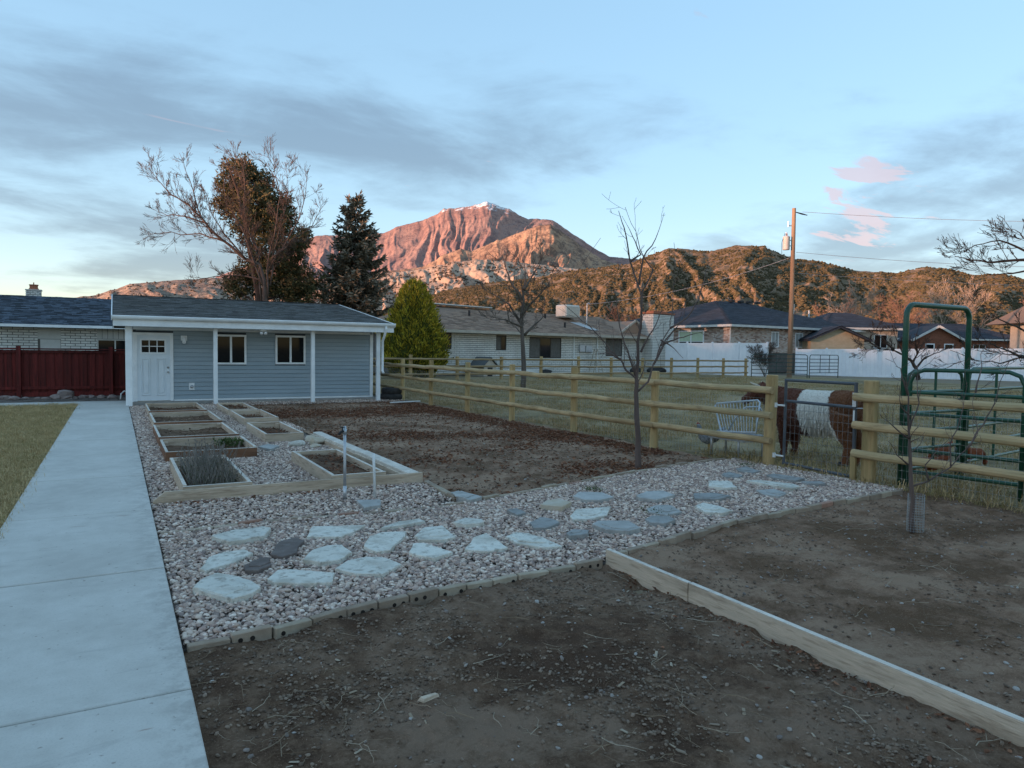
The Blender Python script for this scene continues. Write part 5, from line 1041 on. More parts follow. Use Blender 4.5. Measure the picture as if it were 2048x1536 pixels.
def side_window(parent, a, b, c, d, pane):
    m = MB(); x = -.06
    for q in ((a, b, c, c+.12), (a, b, d-.12, d), (a, a+.12, c+.12, d-.12), (b-.12, b, c+.12, d-.12), ((a+b)/2-.06, (a+b)/2+.06, c+.12, d-.12)): m.box(x, 0, q[0], q[1], q[2], q[3])
    f = m.build('window', m_white, parent)
    for p, q in ((a+.12, (a+b)/2-.06), ((a+b)/2+.06, b-.12)): 
        zm = c+(d-c)*.45; Bx('pane', m_glass, f, -.03, -.02, p, q, c+.12, zm-.02); Bx('pane', pane, f, -.035, -.02, p, q, zm+.02, d-.12); Bx('sash_bar', m_white, f, -.04, -.021, p, q, zm-.02, zm+.02)
side_window(dh, 2.9, 6.0, 1.9, 3.75, M('pale_green_blind', (.50, .60, .42), (.58, .68, .50), rough=.6)); side_window(dh, 9.4, 11.2, 2.1, 3.7, m_glass)
r_ = hip_roof(dh, 0, 19, 0, 16, 4.2, 7.0, 8.0, shk)
m = MB(); m.tube([(-.1, -.1, 4.1), (-.1, -.1, 1.0)], .06, 6); m.build('downpipe', m_fasc, dh)
for x in (8.9, 10.3, 11.6, 13): Bx('ridge_vent', m_black, r_, x, x+.5, 7.3, 7.8, 6.95, 7.18, .03)
m = MB(); m.tube([(15, 4.5, 5.2), (15, 4.5, 6.9)], .16, 8); m.build('flue', m_galv, r_)
m = MB(); m.tube([(20, 6, 4.6), (20, 6, 6.5)], .10, 8); m.build('flue', m_galv, r_)
dh.location = (46.8, 44.9, 0); dh.rotation_euler = (0, 0, rad(4))
gh = thing('tan_garage', 'tan lap sided garage with dark gable roof above the vinyl fence', 'garage', (0, 0, 0)); m_tan = M('tan_siding', (.46, .36, .23), (.54, .43, .29), scale=2, rough=.6, rand=.03)
Bx('wall', m_tan, gh, 0, 5.05, .02, 7, 0, 3.1); lap_siding(gh, 0, 5.05, .02, .6, 3.2, .2, [], m_tan)
for k in range(5):
    a, b = 3.2+k*.19, 3.2+(k+1)*.19; i0 = 2.52*(k)/5; m = MB(); m.add([(i0, 0, a), (5.05-i0, 0, a), (5.05-i0-.5, .014, b), (i0+.5, .014, b)], [(0, 1, 2, 3)]); m.build('siding_board', m_tan, gh)
m = MB(); m.add([(0, .02, 3.1), (5.05, .02, 3.1), (2.52, .02, 4.15), (0, 7, 3.1), (5.05, 7, 3.1), (2.52, 7, 4.15)], [(0, 1, 2), (5, 4, 3)]); m.build('gable', m_tan, gh)
m = MB()
for s in (-1, 1): m.bar((2.52+s*3.0, 3.2, 2.98), (2.52-s*.02, 3.2, 4.24), 7.6, .12)
rr = m.build('roof', shk[1], gh)
shingles('shingles', shk, rr, (-.5, 7, 3.10), (0, -1, 0), (3.02, 0, 1.26), 7.6, 3.27, .22, .6, .02, seed=16); shingles('shingles', shk, rr, (5.54, -.6, 3.10), (0, 1, 0), (-3.02, 0, 1.26), 7.6, 3.27, .22, .6, .02, seed=17)
gh.location = (56.2, 44.0, 0); gh.rotation_euler = (0, 0, rad(-27))
h3 = thing('low_hip_house', 'dark hip roofed house behind the tan garage', 'house', (0, 0, 0)); Bx('wall', m_soff, h3, 0, 7.5, 0, 9, 0, 4.4); hip_roof(h3, 0, 7.5, 0, 9, 4.45, 6.2, 3.4, shk); window(h3, 5, 6.4, 2.4, 3.8, 0, m_white, m_glass, 1); h3.location = (62.9, 47.4, 0); h3.rotation_euler = (0, 0, rad(-25))
h4 = thing('brown_gable_house', 'brown gabled house behind the tall green arch', 'house', (0, 0, 0)); m_brn = M('brown_brick', (.22, .085, .05), (.32, .13, .08), scale=5, rough=.85)
Bx('wall', m_brn, h4, -7, 12, 4.0, 14, 0, 3.8); Bx('gable_wing', m_brn, h4, -2.6, 2.6, 0, 4, 0, 3.8)
brickwork(h4, -2.6, 2.6, 1.5, 3.78, 0, [(-1.3, -.2, 1.2, 3.2), (.9, 2.0, 1.2, 3.2)], bl=.3, bh=.09, mo=.016, mat=m_brn, seed=51)
m = MB(); m.add([(-2.6, 0, 3.8), (2.6, 0, 3.8), (0, 0, 5.25)], [(0, 1, 2)]); m.build('gable', m_brn, h4)
for a, b in ((-1.3, -.2), (.9, 2.0)): window(h4, a, b, 1.2, 3.2, 0, m_white, m_glass, 0, fw=.12)
window(h4, 6.5, 8.0, 1.6, 3.2, 4.0, m_white, m_glass, 1)
m = MB()
for s in (-1, 1): m.bar((s*3.3, 2, 3.52), (-s*.02, 2, 5.34), 5.0, .12)
m.build('gable_roof', shk[1], h4)
m = MB(); m.bar((-3.2, -.56, 3.5), (0, -.56, 5.28), .12, .25); m.bar((0, -.56, 5.28), (3.2, -.56, 3.5), .12, .25); m.build('rake_trim', m_fasc, h4)
r4 = hip_roof(h4, -7, 12, 4, 14, 3.9, 6.0, 5.0, shk); h4.location = (86.7, 50.1, 0); h4.rotation_euler = (0, 0, rad(-33))
h5 = thing('stucco_house', 'tan stucco house with brown shingle roof at the right picture edge', 'house', (0, 0, 0)); m_stu = M('tan_stucco', (.42, .38, .32), (.52, .47, .40), scale=3, rough=.9, bump=.3)
Bx('wall', m_stu, h5, 1.2, 14, 0, 10, 0, 4.9); Bx('porch_column', m_brn, h5, .35, .75, -.9, -.5, 0, 4.75); window(h5, 2.6, 4.2, 2.2, 4.2, 0, m_white, m_glass, 1)
m = MB(); m.add([(-.6, -1.3, 4.75), (15, -1.3, 4.75), (15, 5, 8.6), (4.0, 5, 8.6), (-.6, 11, 4.75), (15, 11, 4.75)], [(0, 1, 2, 3), (3, 2, 5, 4), (0, 3, 4), (0, 4, 5, 1)]); r5 = m.build('roof', shb[0], h5)
L_ = Vector((0, 6.3, 3.85)); shingles('shingles', shb, r5, (-.6, -1.3, 4.77), (1, 0, 0), L_, 15.6, L_.length, .25, .6, .02, clip=lambda t: (4.6*t, 15.6), seed=61); Bx('fascia', m_brn, h5, -.7, 15, -1.42, -1.31, 4.55, 4.78)
h5.location = (67.4, 28.6, 0); h5.rotation_euler = (0, 0, rad(-36))
BIG_LIMBS = [[(9.28,52.33,4.8),(9.22,52.52,6.4),(8.96,52.79,7.47),(8.14,53.34,7.89),(7.22,53.97,8.74),(6.12,54.72,9.8),(5.39,55.25,10.76),(4.47,55.89,11.83),(3.54,56.52,12.48),(2.8,57.05,13.45),(2.25,57.48,14.31)],[(6.12,54.71,9.69),(5.24,55.76,11.36),(4.92,56.52,13.61),(4.22,57.48,15.67)],[(5.57,55.13,10.44),(4.49,56.32,10.95),(3.39,57.51,11.13),(2.46,58.62,11.64)],[(6.85,54.2,9.05),(5.44,55.87,9.68),(3.59,57.76,9.93),(2.08,59.45,9.91)],[(9.22,52.51,6.29),(8.15,53.48,6.73),(6.78,54.58,6.74),(5.4,55.69,6.53),(4.48,56.56,6.76)],[(9.0,52.49,4.9),(9.04,53.25,8.16),(8.3,54.39,10.39),(7.93,55.32,12.67),(7.93,56.0,13.89)],[(9.38,52.28,4.9),(9.41,51.89,8.04),(9.81,51.24,10.08),(10.01,50.7,12.07),(9.48,50.55,14.01),(9.04,50.28,14.49)],[(9.5,52.39,7.04),(10.45,51.91,8.76),(11.39,51.44,10.79),(11.86,51.22,12.38),(11.87,51.25,14.07)],[(9.6,51.77,7.83),(10.97,51.93,9.23),(12.47,52.0,10.44),(13.25,52.51,12.12)],[(9.59,52.29,5.98),(10.04,52.49,9.22),(10.88,52.49,12.5),(10.86,52.89,14.5)],[(9.04,53.25,8.16),(8.23,54.6,10.63),(8.38,55.46,13.84),(7.82,56.66,16.11)],[(8.14,53.34,7.89),(6.76,53.46,9.48),(5.87,53.29,10.82),(5.45,52.87,12.34)],[(9.21,52.5,5.97),(8.13,53.24,9.57),(6.84,54.03,11.99),(6.68,54.22,14.84)]]
YOUNG_LIMBS = [[(6.68,8.14,0.22),(6.66,8.15,0.76),(6.64,8.16,1.1),(6.63,8.15,1.31),(6.64,8.14,1.53),(6.67,8.13,2.04),(6.68,8.11,2.24),(6.53,8.22,3.04),(6.44,8.27,3.49),(6.36,8.3,3.73)],[(6.66,8.15,1.12),(6.8,8.09,1.27),(6.88,8.06,1.53),(6.97,8.03,1.81),(7.09,7.98,2.05),(7.14,7.98,2.39),(7.17,8.0,2.91),(7.17,8.02,3.31)],[(7.09,7.98,2.05),(7.33,7.87,2.22),(7.48,7.82,2.48),(7.6,7.79,2.92),(7.64,7.79,3.04)],[(6.63,8.15,1.31),(6.47,8.2,1.44),(6.38,8.2,1.59),(6.22,8.24,1.71),(6.07,8.28,1.91),(5.83,8.37,2.14),(5.51,8.51,2.43),(6.0,8.23,3.3)],[(6.67,8.13,2.04),(6.68,8.11,2.58),(6.79,8.01,2.89),(6.64,8.07,3.06),(6.52,8.1,3.42),(6.37,8.16,3.76)],[(6.63,8.14,2.67),(6.65,8.09,3.06),(6.78,7.97,3.33),(6.86,7.89,3.69)],[(6.53,8.22,3.01),(6.72,8.22,3.12),(6.68,8.37,3.41),(6.61,8.54,3.72)],[(6.68,8.12,1.7),(6.83,8.13,1.94),(7.01,8.11,2.22),(7.13,8.13,2.57)],[(6.63,8.16,1.36),(6.52,8.16,1.6),(6.39,8.19,1.93),(6.29,8.2,2.37),(6.22,8.18,2.61)],[(6.88,8.06,1.53),(7.08,8.05,1.88),(7.28,8.03,2.09),(7.42,8.04,2.41)],[(6.97,8.03,1.81),(7.07,7.88,1.88),(7.22,7.71,1.95),(7.38,7.53,2.01)],[(6.38,8.2,1.59),(6.23,8.34,1.69),(6.1,8.45,1.66)],[(6.97,8.03,1.88),(7.0,7.86,1.81),(7.07,7.66,1.62)]]
SMALL_LIMBS = [[(6.71,4.03,0.0),(6.66,4.03,0.44),(6.6,4.02,0.75),(6.55,4.01,1.0),(6.5,4.0,1.34),(6.43,3.99,1.5)],[(6.66,4.03,0.44),(6.84,3.97,0.5),(7.05,3.89,0.63),(7.22,3.84,0.79),(7.36,3.81,0.94),(7.35,3.87,1.24),(7.41,3.88,1.35)],[(6.55,4.01,0.92),(6.33,4.05,1.06),(6.17,4.06,1.16)],[(6.59,4.03,0.66),(6.43,4.04,0.77),(6.29,4.04,0.9)],[(6.55,4.01,1.0),(6.71,4.02,1.25),(6.78,4.09,1.48),(6.87,4.14,1.62)],[(7.05,3.89,0.63),(7.1,3.93,0.85),(7.24,3.92,1.07),(7.34,3.93,1.41),(7.38,3.98,1.64)],[(7.22,3.84,0.79),(7.34,3.76,1.05),(7.41,3.7,1.25),(7.47,3.65,1.56),(7.49,3.62,1.68)],[(7.41,3.88,1.35),(7.59,3.92,1.59),(7.7,4.0,1.73)],[(6.5,4.0,1.34),(6.45,4.05,1.58),(6.42,4.08,1.6)],[(6.84,3.97,0.5),(6.84,4.01,0.65),(6.99,3.97,0.8),(7.11,3.94,0.9)],[(6.56,4.01,1.12),(6.41,4.01,1.22),(6.33,3.98,1.42)]]
TOPR_LIMBS = [[(27.46,9.95,2.9),(26.88,10.54,4.14),(26.0,11.26,4.62),(25.21,11.92,4.78),(24.6,12.46,4.71),(24.08,12.95,4.81),(23.85,13.3,4.95)],[(26.0,11.26,4.62),(25.14,11.9,5.09),(24.61,12.35,5.41),(24.03,12.79,5.26),(23.8,13.04,5.03)],[(25.73,11.42,4.77),(25.6,11.95,5.29),(25.74,12.33,5.75),(25.94,12.65,5.93)],[(25.72,11.41,4.53),(25.25,12.03,4.4),(24.89,12.59,4.35),(24.66,13.09,4.46)],[(26.34,10.86,4.37),(24.98,11.38,5.02),(24.28,11.51,5.43)],[(26.6,10.67,3.51),(25.42,11.17,2.09),(24.63,11.51,1.69),(23.91,11.83,1.53),(23.16,12.18,1.59),(22.42,12.53,1.89)],[(25.42,11.17,2.09),(24.42,11.45,2.54),(23.48,11.68,2.82),(22.67,11.85,3.25)],[(24.63,11.51,1.69),(23.65,11.59,1.91),(22.67,11.66,2.2)]]
GNARL_LIMBS = [[(49.36,29.67,0.05),(49.03,29.69,0.85),(48.6,29.76,1.34),(48.01,29.92,1.7),(47.2,30.18,2.06),(46.08,30.62,2.16),(44.75,31.15,2.02)],[(48.71,29.7,1.22),(48.82,29.48,1.84),(48.94,29.27,2.45),(49.21,28.96,2.94)],[(49.03,29.69,0.85),(49.72,29.45,1.6),(50.67,29.03,1.98),(51.4,28.73,2.37)],[(47.2,30.18,2.06),(46.01,30.21,2.89),(44.83,30.21,3.22)],[(48.01,29.92,1.7),(47.8,30.33,2.68),(47.79,30.61,3.3)],[(48.82,29.48,1.84),(48.48,29.5,2.81),(48.51,29.3,3.54)],[(46.19,30.56,2.17),(45.35,30.79,2.64),(44.61,30.94,2.63)]]
MID_LIMBS = [[(15.49,26.69,0.0),(15.57,26.91,1.72),(15.6,27.14,3.03),(15.75,27.28,3.92),(15.91,27.42,4.82),(15.96,27.61,5.73)],[(15.64,27.11,2.82),(15.16,27.41,3.68),(14.58,27.73,4.11),(14.1,28.0,4.43)],[(15.61,27.15,3.25),(16.05,26.77,3.91),(16.46,26.41,4.56),(16.67,26.15,5.09)],[(15.75,27.28,3.92),(15.25,27.59,4.8),(15.06,27.72,5.45),(14.96,27.78,5.89)],[(15.69,27.06,2.38),(16.44,26.96,3.06),(16.96,26.97,3.52)],[(15.64,27.1,2.71),(14.71,27.03,3.0),(13.9,26.87,2.97)],[(15.79,27.28,4.37),(16.52,27.58,5.21),(17.12,27.94,5.96)]]
PINE_LIMBS = [(8.53,60.22,14.81,1.31),(9.81,61.15,14.43,1.59),(8.44,62.1,13.71,1.23),(9.75,59.4,12.44,1.79),(11.09,60.42,12.5,1.47),(11.34,59.24,11.14,1.33),(9.3,60.89,11.43,1.22),(10.76,58.66,9.47,1.67),(12.21,60.1,9.14,1.48),(12.87,57.59,9.87,0.72),(13.2,57.75,10.63,0.46),(11.54,60.37,7.28,1.73),(12.62,59.74,6.68,1.61),(9.82,61.36,7.87,1.11),(8.84,61.85,6.62,1.24),(13.59,59.2,6.69,1.48),(7.92,62.6,12.89,0.74),(9.01,60.41,15.86,0.72),(10.36,60.89,14.93,0.86),(12.01,60.27,13.31,0.74),(12.22,60.13,12.21,0.74)]
# ------------------------------------------------------------------ trees
def bark(name, a, b): return M(name, a, b, scale=5, rough=.9, bump=.4, bscale=30, stretch=(1, 1, .3))
m_barkg = bark('grey_bark', (.085, .065, .052), (.15, .12, .10)); m_barkd = bark('dark_bark', (.045, .030, .024), (.085, .06, .05)); m_barkp = bark('pale_bark', (.33, .25, .19), (.46, .36, .28)); m_barkr = bark('red_brown_twigs', (.17, .095, .065), (.25, .15, .11)); m_barky = bark('young_bark', (.095, .065, .055), (.16, .115, .10))
m_barkd2 = bark('brown_grey_bark', (.085, .055, .042), (.15, .105, .085))
def grow(m, p, d, L, r, lvl, K, rng):
    segs = 5 if lvl < K['max'] else 3; pts = [p]; rs = [r]; dd = d.normalized(); q = p
    for i in range(segs):
        dd = (dd+Vector((rng.gauss(0, 1), rng.gauss(0, 1), rng.gauss(0, 1)))*K['jit']+Vector((0, 0, K['up']))).normalized(); q = q+dd*(L/segs); pts.append(q); rs.append(max(r*(1-.82*(i+1)/segs), K['rmin']))
    m.tube(pts, rs, K['sides'][min(lvl, len(K['sides'])-1)], False)
    if lvl < K['max']:
        for k in range(K['nch'][lvl]):
            t = rng.uniform(.22, 1.0); i = min(int(t*segs), segs-1); f = t*segs-i; pos = pts[i].lerp(pts[i+1], f); dr = (pts[i+1]-pts[i]).normalized()
            ax = dr.orthogonal().normalized(); ax.rotate(Matrix.Rotation(rng.uniform(0, 6.283), 3, dr)); cd = dr.copy(); cd.rotate(Matrix.Rotation(rad(rng.uniform(*K['ang'])), 3, ax))
            grow(m, pos, cd, L*K['lr']*rng.uniform(.6, 1.1)*(1.15-.5*t), max(rs[i]*.55, K['rmin']), lvl+1, K, rng)
def limb_tree(name, label, limbs, r0, mat, K, twig, seed=1, group=None, trunk_n=1, cat='tree', rend=.25, lf=.5):
    """tree whose main limbs are given point by point; side shoots grow from them"""
    rng = random.Random(seed); b = limbs[0][0]; t = thing(name, label, cat, (b[0], b[1], 0), group); tr = MB(); cr = MB()
    for i, P_ in enumerate(limbs):
        P_ = [Vector(p) for p in P_]; L = sum((a-b_).length for a, b_ in zip(P_, P_[1:])); rr = r0 if i == 0 else r0*lf; pts = []
        for a, b_ in zip(P_, P_[1:]):
            n = 3
            for k in range(n): pts.append(a.lerp(b_, k/n)+Vector((rng.gauss(0, 1), rng.gauss(0, 1), rng.gauss(0, 1)))*(a-b_).length*.018)
        pts.append(P_[-1]); N = len(pts); rs = [max(rr*(1-(1-rend*.3)*(k/(N-1))**.8), K['rmin']*1.3) for k in range(N)]
        (tr if i < trunk_n else cr).tube(pts, rs, 9 if i < trunk_n else 6, True)
        for k in range(int(L*twig)):
            f = rng.uniform(.3 if i == 0 else .12, 1)*(N-1); j = min(int(f), N-2); pos = pts[j].lerp(pts[j+1], f-j); dr = (pts[j+1]-pts[j]).normalized()
            ax = dr.orthogonal().normalized(); ax.rotate(Matrix.Rotation(rng.uniform(0, 6.283), 3, dr)); cd = dr.copy(); cd.rotate(Matrix.Rotation(rad(rng.uniform(25, 60)), 3, ax)); grow(cr, pos, cd, K['L']*rng.uniform(.4, 1.1), max(rs[j]*.4, K['rmin']), 0, K, rng)
    tr.build('trunk', mat, t, True); cr.build('crown', mat, t, True); return t
def bare_tree(name, label, base, H, mat, seed, K, r0, stems=1, group=None, cat='tree', lean=.1):
    rng = random.Random(seed); base = Vector(base); t = thing(name, label, cat, base[:], group); tr = MB(); cr = MB()
    for s in range(stems):
        d = Vector((rng.gauss(0, lean*(2.5 if stems > 1 else 1)), rng.gauss(0, lean*(2.5 if stems > 1 else 1)), 1)).normalized(); pts = [base-Vector((0, 0, .1))]; q = base.copy(); n = 7; h = H*rng.uniform(.6, .75)
        for i in range(n): d = (d+Vector((rng.gauss(0, .06), rng.gauss(0, .06), .03))).normalized(); q = q+d*h/n; pts.append(q)
        rs = [r0*(1-.85*i/n)*(1.15 if i == 0 else 1)/(stems**.4) for i in range(n+1)]; tr.tube(pts, rs, 8, False)
        for k in range(K['limbs']):
            f = rng.uniform(.28, 1)*n; i = min(int(f), n-1); pos = pts[i].lerp(pts[i+1], f-i); a = rng.uniform(0, 6.283); e = rad(rng.uniform(28, 62)); cd = Vector((math.cos(a)*math.sin(e), math.sin(a)*math.sin(e), math.cos(e)))
            grow(cr, pos, cd, H*K['reach']*rng.uniform(.6, 1)*(1.25-.6*f/n), rs[i]*.5, 0, K, rng)
    tr.build('trunk', mat, t, True); cr.build('crown', mat, t, True); return t
K_far = dict(max=2, nch=(7, 6), jit=.10, up=.05, sides=(5, 3, 3), ang=(22, 48), lr=.55, rmin=.014, limbs=16, reach=.38)
K_big = dict(max=2, nch=(5, 4), jit=.08, up=.07, sides=(4, 3, 3), ang=(15, 42), lr=.65, rmin=.008, L=1.4)
K_young = dict(max=1, nch=(2,), jit=.10, up=.06, sides=(5, 4), ang=(25, 60), lr=.5, rmin=.0022, L=.42)
K_small = dict(max=1, nch=(2,), jit=.16, up=.04, sides=(5, 4), ang=(30, 70), lr=.5, rmin=.0018, L=.22)
YOUNG_LIMBS[0].insert(0, (6.70, 8.15, -.05))
BIG_LIMBS[0].insert(0, (9.25, 52.3, -.1))
limb_tree('bare_tree', 'tall slender bare young tree in the garden soil before the rail fence', YOUNG_LIMBS, .050, m_barky, K_young, 3.4, 3, lf=.36)
ms_ = M('trunk_guard_mesh', (.28, .30, .30), (.40, .42, .42), rough=.6)
tg_ = limb_tree('bare_sapling', 'small bare fruit sapling with a wire guard, in the soil plot on the right', SMALL_LIMBS, .027, m_barky, K_small, 7.5, 4, cat='sapling', lf=.36)
m = MB()
for k in range(16):
    a = 2*math.pi*k/16; m.tube([(6.75+.075*math.cos(a), 4.03+.075*math.sin(a), 0), (6.75+.072*math.cos(a+.1), 4.03+.072*math.sin(a+.1), .36)], .0014, 3, False)
for z in np.linspace(.01, .36, 15): m.tube([(6.75+.075*math.cos(2*math.pi*k/16), 4.03+.075*math.sin(2*math.pi*k/16), z) for k in range(17)], .0012, 3, False)
tag(m.build('wire_guard', ms_, tg_), kind='stuff')
limb_tree('bare_tree', 'wide spreading bare tree with long left limbs behind the shed', BIG_LIMBS, .19, m_barkd2, K_big, 3.4, 5, trunk_n=1, rend=.2, lf=.42)
limb_tree('bare_tree', 'bare twiggy tree cut off by the right picture edge', TOPR_LIMBS, .10, m_barkd, dict(K_big, L=.9, rmin=.006), 2.6, 6)
limb_tree('bare_tree', 'small gnarled bare tree behind the tall green arch', GNARL_LIMBS, .16, m_barkd, dict(K_big, L=1.0, rmin=.010), 3.0, 7)
limb_tree('bare_tree', 'slim bare tree standing in the paddock before the white brick house', MID_LIMBS, .13, m_barkg, dict(K_big, L=1.0, rmin=.007, nch=(4, 3)), 3.4, 8)
GF = 'bare trees beyond the houses'
for i, (x, y, H, mt, st, lab) in enumerate(((85.3, 61.2, 12.5, m_barkp, 2, 'pale bare cottonwood behind the black roofed house, right of the pole'), (101.5, 55.5, 14.5, m_barkp, 2, 'tall pale bare cottonwood seen through the green arch'), (112, 70, 15, m_barkr, 2, 'brown bare tree behind the cottonwood of the arch, on its left'), (104, 45, 13, m_barkr, 2, 'brown bare tree right of the cottonwood of the arch'), (96, 40, 10, m_barkr, 1, 'brown bare tree by the stucco house at the right edge'), (28.5, 70.5, 8.5, m_barkr, 2, 'reddish bare tree right of the golden conifer, behind the brick house'), (52.0, 64, 8.5, m_barkr, 2, 'reddish bare tree behind the brick chimney'), (31, 84, 7.8, m_barkg, 2, 'grey bare tree showing over the left part of the brown roof'), (120, 84, 14, m_barkr, 2, 'brown bare tree far behind the brown gabled house'), (2.6, 66, 7.0, m_barkg, 2, 'low grey bare tree behind the left end of the shed roof'), (13.6, 69, 9, m_barkr, 3, 'reddish bare tree between the leaning pine and the spruce'))):
    bare_tree('far_bare_tree', lab, (x, y, 0), H, mt, 30+i, K_far, .2, st, GF)
bare_tree('bare_shrub', 'rounded bare shrub behind the green cattle gate near the pole', (42.6, 37.3, 0), 3.0, m_barkg, 61, dict(K_far, limbs=9, reach=.42, rmin=.008), .05, 6, None, 'shrub', .16)
# ---- conifers
def leafmats(name, cols, rough=.8):
    out = []
    for k, c in zip('abcdef', cols): out.append(M(name+'_'+k, tuple(x*.8 for x in c), tuple(x*1.25 for x in c), scale=3, rough=rough, spec=.15))
    return out
m_spr = leafmats('blue_spruce_needles', [(.13, .12, .09), (.20, .175, .13), (.27, .23, .17), (.31, .24, .17)])
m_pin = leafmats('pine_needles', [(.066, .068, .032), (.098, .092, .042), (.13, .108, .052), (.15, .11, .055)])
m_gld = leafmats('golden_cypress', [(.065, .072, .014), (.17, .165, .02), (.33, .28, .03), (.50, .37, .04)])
def spray(m, p, d, L, w_, rng, cur):
    m.cur = cur; d = d.normalized(); s = d.cross(Vector((rng.gauss(0, 1), rng.gauss(0, 1), rng.gauss(0, 1)))); s = s.normalized() if s.length > 1e-4 else d.orthogonal()
    m.add([p, p+d*L*.45+s*w_*.5, p+d*L, p+d*L*.45-s*w_*.5], [(0, 1, 2, 3)])
def spruce(label, base, H, R, seed):
    rng = random.Random(seed); base = Vector(base); t = thing('spruce_tree', label, 'tree', base[:]); tr = MB(); cr = MB()
    tr.tube([base, base+Vector((0, 0, H*.5)), base+Vector((.1, 0, H))], [.28, .17, .02], 8)
    z = H*.10
    while z < H*.99:
        f = z/H; n = 9 if f < .8 else 6; R_ = R*(1-f)**.62*(1.0 if f > .15 else .8)+.25
        for k in range(n):
            a = rng.uniform(0, 6.283); L = R_*rng.uniform(.62, 1.12); p = base+Vector((0, 0, z+rng.uniform(-.2, .2))); pts = [p]
            for i in range(1, 6):
                q = i/5; pts.append(p+Vector((math.cos(a)*L*q, math.sin(a)*L*q, L*(-.30*q+.34*q*q*q*1.1)+(.25*q if f > .85 else 0))))
            tr.tube(pts, [.045*(1-.8*i/5) for i in range(6)], 3, False)
            for i in range(int(L*40)):
                q = rng.uniform(.12, 1)*5; j = min(int(q), 4); pp = pts[j].lerp(pts[j+1], q-j); dr = (pts[j+1]-pts[j]).normalized(); side = dr.cross(Vector((0, 0, 1))).normalized()*rng.choice((-1, 1))
                d = dr*rng.uniform(.3, 1)+side*rng.uniform(.1, 1)+Vector((0, 0, rng.uniform(-.75, .35))); spray(cr, pp, d, rng.uniform(.28, .62), .15, rng, min(3, int(rng.random()**1.3*4)))
        z += H*.023
    tr.build('trunk', m_barkd, t); cr.build('crown', m_spr, t); return t
spruce('tall dusky blue spruce behind the right end of the shed', (17.6, 58.9, 0), 14.4, 3.8, 3)
rng = random.Random(17); pt_ = thing('pine_tree', 'tall leaning brown green pine tangled behind the spreading bare tree', 'tree', (10.2, 59.5, 0)); tr = MB(); cr = MB()
tr.tube([(10.2, 59.5, 0), (10.0, 59.4, 6), (9.2, 59.2, 10), (8.4, 58.5, 13.5), (7.4, 58.2, 16)], [.32, .27, .2, .12, .03], 8)
for (x, y, z, r) in PINE_LIMBS:
    r *= 1.2
    c = Vector((x, y, z)); tr.tube([(9.6+rng.uniform(-.4, .4), 59.3, max(1, z-1.5)), (c+Vector((0, .3, -.4)))[:], c[:]], [.07, .05, .02], 4, False)
    for k in range(int(46*r*r)+22):
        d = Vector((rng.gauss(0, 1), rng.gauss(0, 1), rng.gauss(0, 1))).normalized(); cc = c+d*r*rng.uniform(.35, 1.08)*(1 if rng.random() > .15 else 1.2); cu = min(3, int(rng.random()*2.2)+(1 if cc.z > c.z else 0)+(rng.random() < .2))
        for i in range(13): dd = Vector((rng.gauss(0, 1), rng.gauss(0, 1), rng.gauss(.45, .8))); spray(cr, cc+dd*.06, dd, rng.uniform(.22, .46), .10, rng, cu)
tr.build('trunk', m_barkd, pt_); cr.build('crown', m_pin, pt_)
rng = random.Random(19); gc = thing('golden_cypress', 'dense cone shaped golden green conifer right of the shed', 'tree', (15.4, 39.5, 0)); B_ = Vector((15.4, 39.5, 0))
pz = [0, .45, .6, 1.2, 2.2, 3.2, 4.2, 5.0, 5.45, 5.75]; pr_ = [1.15, 1.25, 1.66, 1.84, 1.74, 1.46, 1.10, .74, .46, .08]
m = MB(); m.lathe([(max(.01, r-.30), z) for r, z in zip(pr_, pz)], 22, B_); m.build('trunk', m_gld[0], gc)
cr = MB()
for i in range(15000):
    z = 5.75*(1-rng.random()**.62); a = rng.uniform(0, 6.283); lump = 1+.09*math.sin(5*a+z*2.2)+.08*math.sin(9*a-z*4.1)+.05*math.sin(17*a+z*9); r = np.interp(z, pz, pr_)*lump*rng.uniform(.78, 1.0+.14*rng.random()**3); p = B_+Vector((math.cos(a)*r, math.sin(a)*r, z))
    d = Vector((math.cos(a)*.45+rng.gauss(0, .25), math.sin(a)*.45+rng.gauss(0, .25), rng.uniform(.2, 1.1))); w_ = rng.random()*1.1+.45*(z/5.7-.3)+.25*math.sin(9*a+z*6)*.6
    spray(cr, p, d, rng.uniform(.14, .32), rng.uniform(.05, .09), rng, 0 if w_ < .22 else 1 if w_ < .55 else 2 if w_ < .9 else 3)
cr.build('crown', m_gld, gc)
# ------------------------------------------------------------------ hillside junipers
def blob_forms(mat, k=5, sub=2):
    out = []; rng = random.Random(77)
    for i in range(k):
        v, f = ico(sub); ph = [rng.uniform(0, 6) for _ in range(6)]
        out.append(proto([(p.x*(.5+.10*math.sin(5*p.x+ph[0])+rng.uniform(-.09, .09)), p.y*(.5+.1*math.sin(5*p.y+ph[1])+rng.uniform(-.09, .09)), (p.z+.75)*(.5+rng.uniform(-.10, .10))) for p in v], f, mat))
    return out
m_jun = pick_mat('juniper_foliage', [(.066, .054, .026), (.085, .068, .032), (.052, .044, .022), (.105, .078, .038), (.076, .066, .034)], bump=.0, bscale=3, speck=(.03, .025, .012))
m_jun2 = pick_mat('scrub_foliage', [(.075, .055, .040), (.095, .07, .05), (.055, .045, .038), (.11, .08, .055)], bump=.0, bscale=3, speck=(.05, .04, .03))
jf = blob_forms(m_jun); jf2 = blob_forms(m_jun2)
